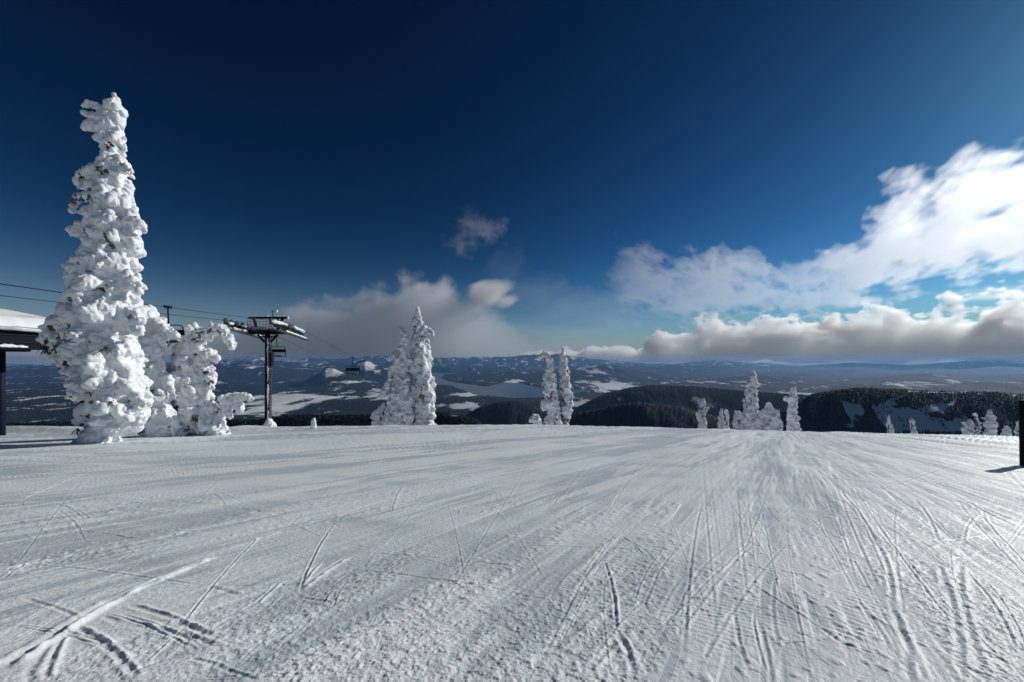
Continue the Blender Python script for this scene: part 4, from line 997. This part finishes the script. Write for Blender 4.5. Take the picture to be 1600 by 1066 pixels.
def wisps():
    """the torn bright cloud that climbs to the upper right"""
    yc, hw, az = 12000.0, 900.0, math.radians(38)
    lo, hi = (-5200.0, yc - hw, 600.0), (5200.0, yc + hw, 5600.0); n = (640, 36, 300); ext = [h - l for l, h in zip(lo, hi)]
    Y, Z, px, py, wy = broadside(lo, hi, n, yc, az)
    xs = [955, 966, 985, 1005, 1030, 1060, 1090, 1112, 1140, 1165, 1185, 1215, 1250, 1280, 1305, 1330, 1350, 1370, 1390, 1420, 1460, 1500, 1530, 1565, 1585, 1600, 1700, 1800]
    tp = [430, 398, 386, 392, 412, 412, 390, 384, 392, 400, 424, 434, 432, 426, 404, 386, 360, 335, 318, 304, 284, 266, 250, 238, 252, 258, 246, 240]
    bt = [452, 486, 500, 506, 508, 510, 510, 510, 508, 504, 500, 496, 490, 486, 482, 478, 470, 462, 456, 450, 446, 444, 440, 440, 444, 446, 450, 450]
    wa = fbm_grid(n, (1300, 2600, 900), ext, 5, 801, .62) - .5; wb = fbm_grid(n, (1300, 2600, 900), ext, 5, 821, .62) - .5
    px = px + 120 * wa; py = py + 70 * wb                     # torn by the wind
    T = np.interp(px, xs, tp) - 2; B = np.interp(px, xs, bt)
    w = np.sqrt(np.clip(1 - ((Y - yc) / hw) ** 2, 0, 1))
    mid = (T + B) / 2; half = (B - T) / 2 * (.3 + .7 * w)
    v = (py - mid) / half                                     # -1 at the top edge, 1 at the bottom
    big = fbm_grid(n, (1500, 3000, 700), ext, 5, 651, .66); bil = fbm_grid(n, (900, 2400, 520), ext, 5, 671, .64, True)
    fine = fbm_grid(n, (360, 2000, 220), ext, 3, 691, .8)
    f = 1.0 - np.where(v < 0, np.abs(v) ** 2.4, np.abs(v) ** 1.2)
    f = f * .85 + 2.0 * (big - .54) + 2.0 * (bil - .62) + 2.4 * (fine - .5)
    amt = np.interp(px, [955, 1000, 1100, 1200, 1280, 1380, 1500, 1800], [.22, .36, .5, .42, .42, .8, 1.15, 1.3])
    d = np.clip(f * 1.9, 0, 1) ** 1.3 * amt * np.clip(w * 1.6, 0, 1) * (np.abs(v) < 1.35) * (px > 940)
    st = np.exp(-((py - np.interp(px, [1480, 1600, 1800], [469, 462, 455])) / 4.5) ** 2) * sstep(1470, 1530, px) * (.3 + 1.2 * bil) * np.clip(w, 0, 1)
    d = np.maximum(d, .9 * st * w)
    volume_object('torn_cloud', d, lo, hi, vapour('thin_vapour', .00068, (.996, .996, .997), .62), 'torn white cloud climbing towards the upper right corner of the sky', az)

def grey_bank():
    """the broad grey bank behind the lift tower and the middle pair of trees, with its pale puff and wisps"""
    yc, hw, az = 53000.0, 4200.0, math.radians(-14)
    lo, hi = (-50000.0, yc - hw, -1100.0), (32000.0, yc + hw, 20500.0); n = (520, 36, 190); ext = [h - l for l, h in zip(lo, hi)]
    Y, Z, px, py, wy = broadside(lo, hi, n, yc, az)
    w = np.sqrt(np.clip(1 - ((Y - yc) / hw) ** 2, 0, 1))
    xs = [-40, 30, 60, 130, 300, 350, 385, 420, 440, 470, 495, 520, 545, 562, 580, 600, 615, 632, 650, 664, 680, 692, 702, 716, 730, 742, 756, 775, 800, 830, 900, 960]
    tp = [545, 543, 546, 552, 548, 520, 506, 498, 490, 480, 478, 474, 473, 464, 463, 457, 455, 441, 440, 432, 433, 428, 440, 456, 462, 466, 476, 492, 516, 545, 556, 560]
    T = np.interp(px, xs, tp) - 2; Bt = 564.0
    h = (Bt - py) / np.maximum(Bt - T, 3) / (.55 + .45 * w)
    big = fbm_grid(n, (9000, 12000, 4200), ext, 5, 701, .66); bil = fbm_grid(n, (5200, 10000, 3200), ext, 5, 721, .64, True)
    f = (1.02 - h) * 1.5 + 1.1 * (bil - .62) + .8 * (big - .5)
    amt = np.interp(px, [-40, 100, 300, 360, 420, 520, 660, 720, 770, 830, 960], [.5, .4, .3, .45, .85, 1, 1, .7, .35, .18, .05])
    d = np.clip(f * 2.6, 0, 1) * amt * (h > -.2)
    def puff(cx, cy, rx, ry, a, bill=.8):
        nonlocal d
        e = 1 - np.hypot(np.hypot((px - cx) / rx, (py - cy) / ry), (1 - w) * 1.2) + bill * (bil - .6) + .8 * (big - .5)
        d = np.maximum(d, np.clip(e * 1.6, 0, 1) * a)
    puff(762, 458, 36, 18, 1.6, .9); puff(792, 470, 18, 9, 1.1); puff(738, 482, 26, 30, .5)
    puff(790, 428, 26, 30, .03, 2.2); puff(830, 458, 60, 22, .06, 2.2); puff(905, 480, 60, 26, .07, 2.2); puff(870, 520, 120, 12, .05, 1.5); puff(960, 486, 40, 40, .06, 2.2)
    veil = np.exp(-((py - 540) / 14) ** 2) * sstep(680, 760, px) * .05 * (.4 + bil) * w
    d = np.maximum(d, veil)
    volume_object('grey_cloud_bank', d * np.clip(w * 1.5, 0, 1), lo, hi, vapour('grey_vapour', .00028, (.965, .97, .978), .3), 'broad soft grey cloud bank over the valley behind the lift tower', az)
def lone_wisp():
    """the small torn wisp alone above the grey bank"""
    yc, hw, az = 12000.0, 420.0, math.radians(-5.5)
    lo, hi = (-1500.0, yc - hw, 3000.0), (1500.0, yc + hw, 4900.0); n = (190, 24, 130); ext = [h - l for l, h in zip(lo, hi)]
    Y, Z, px, py, wy = broadside(lo, hi, n, yc, az)
    wa = fbm_grid(n, (700, 900, 520), ext, 4, 901, .65) - .5; wb = fbm_grid(n, (700, 900, 520), ext, 4, 921, .65) - .5
    bil = fbm_grid(n, (420, 900, 340), ext, 4, 941, .65, True); px = px + 80 * wa; py = py + 70 * wb
    w = np.clip(1 - ((Y - yc) / hw) ** 2, 0, 1); d = 0
    for cx, cy, rx, ry, a in ((742, 360, 36, 28, .6), (764, 370, 26, 12, 1.0), (722, 382, 14, 18, .6), (732, 345, 22, 10, .7), (775, 352, 14, 10, .35)):
        d = np.maximum(d, a * np.clip(1 - np.hypot((px - cx) / rx, (py - cy) / ry) + 1.5 * (bil - .66), 0, 1))
    volume_object('lone_wisp', np.clip(d * 1.2, 0, 1) * w, lo, hi, vapour('wisp_vapour', .00075, (.998, .998, .999), 0.0), 'small faint wisp of cloud alone in the dark sky above the grey bank', az)
bank(); wisps(); grey_bank(); lone_wisp()


# ------------------------------------------------------------------ the air
def build_haze():
    x, y0, y1, z0, z1 = 100000, -300, 45500, -1095, 200
    v = [(-x, y0, z0), (x, y0, z0), (x, y1, z0), (-x, y1, z0), (-x, y0, z1), (x, y0, z1), (x, y1, z1), (-x, y1, z1)]
    me = np_mesh('haze', v, [(3, 2, 1, 0), (4, 5, 6, 7), (0, 1, 5, 4), (1, 2, 6, 5), (2, 3, 7, 6), (3, 0, 4, 7)])
    m = bpy.data.materials.new('pale_air'); m.use_nodes = True; nt = m.node_tree; nt.nodes.clear()
    o = nt.nodes.new('ShaderNodeOutputMaterial'); p = nt.nodes.new('ShaderNodeVolumePrincipled')
    p.inputs['Color'].default_value = (0.27, 0.56, 1.0, 1); p.inputs['Density'].default_value = 0.55 / 40000.0
    p.inputs['Anisotropy'].default_value = 0.25
    nt.links.new(p.outputs[0], o.inputs['Volume'])
    tag(link_mesh('haze', me, m, smooth=False), 'thin blue haze filling the air over the valley', 'haze', kind='stuff')
build_haze()
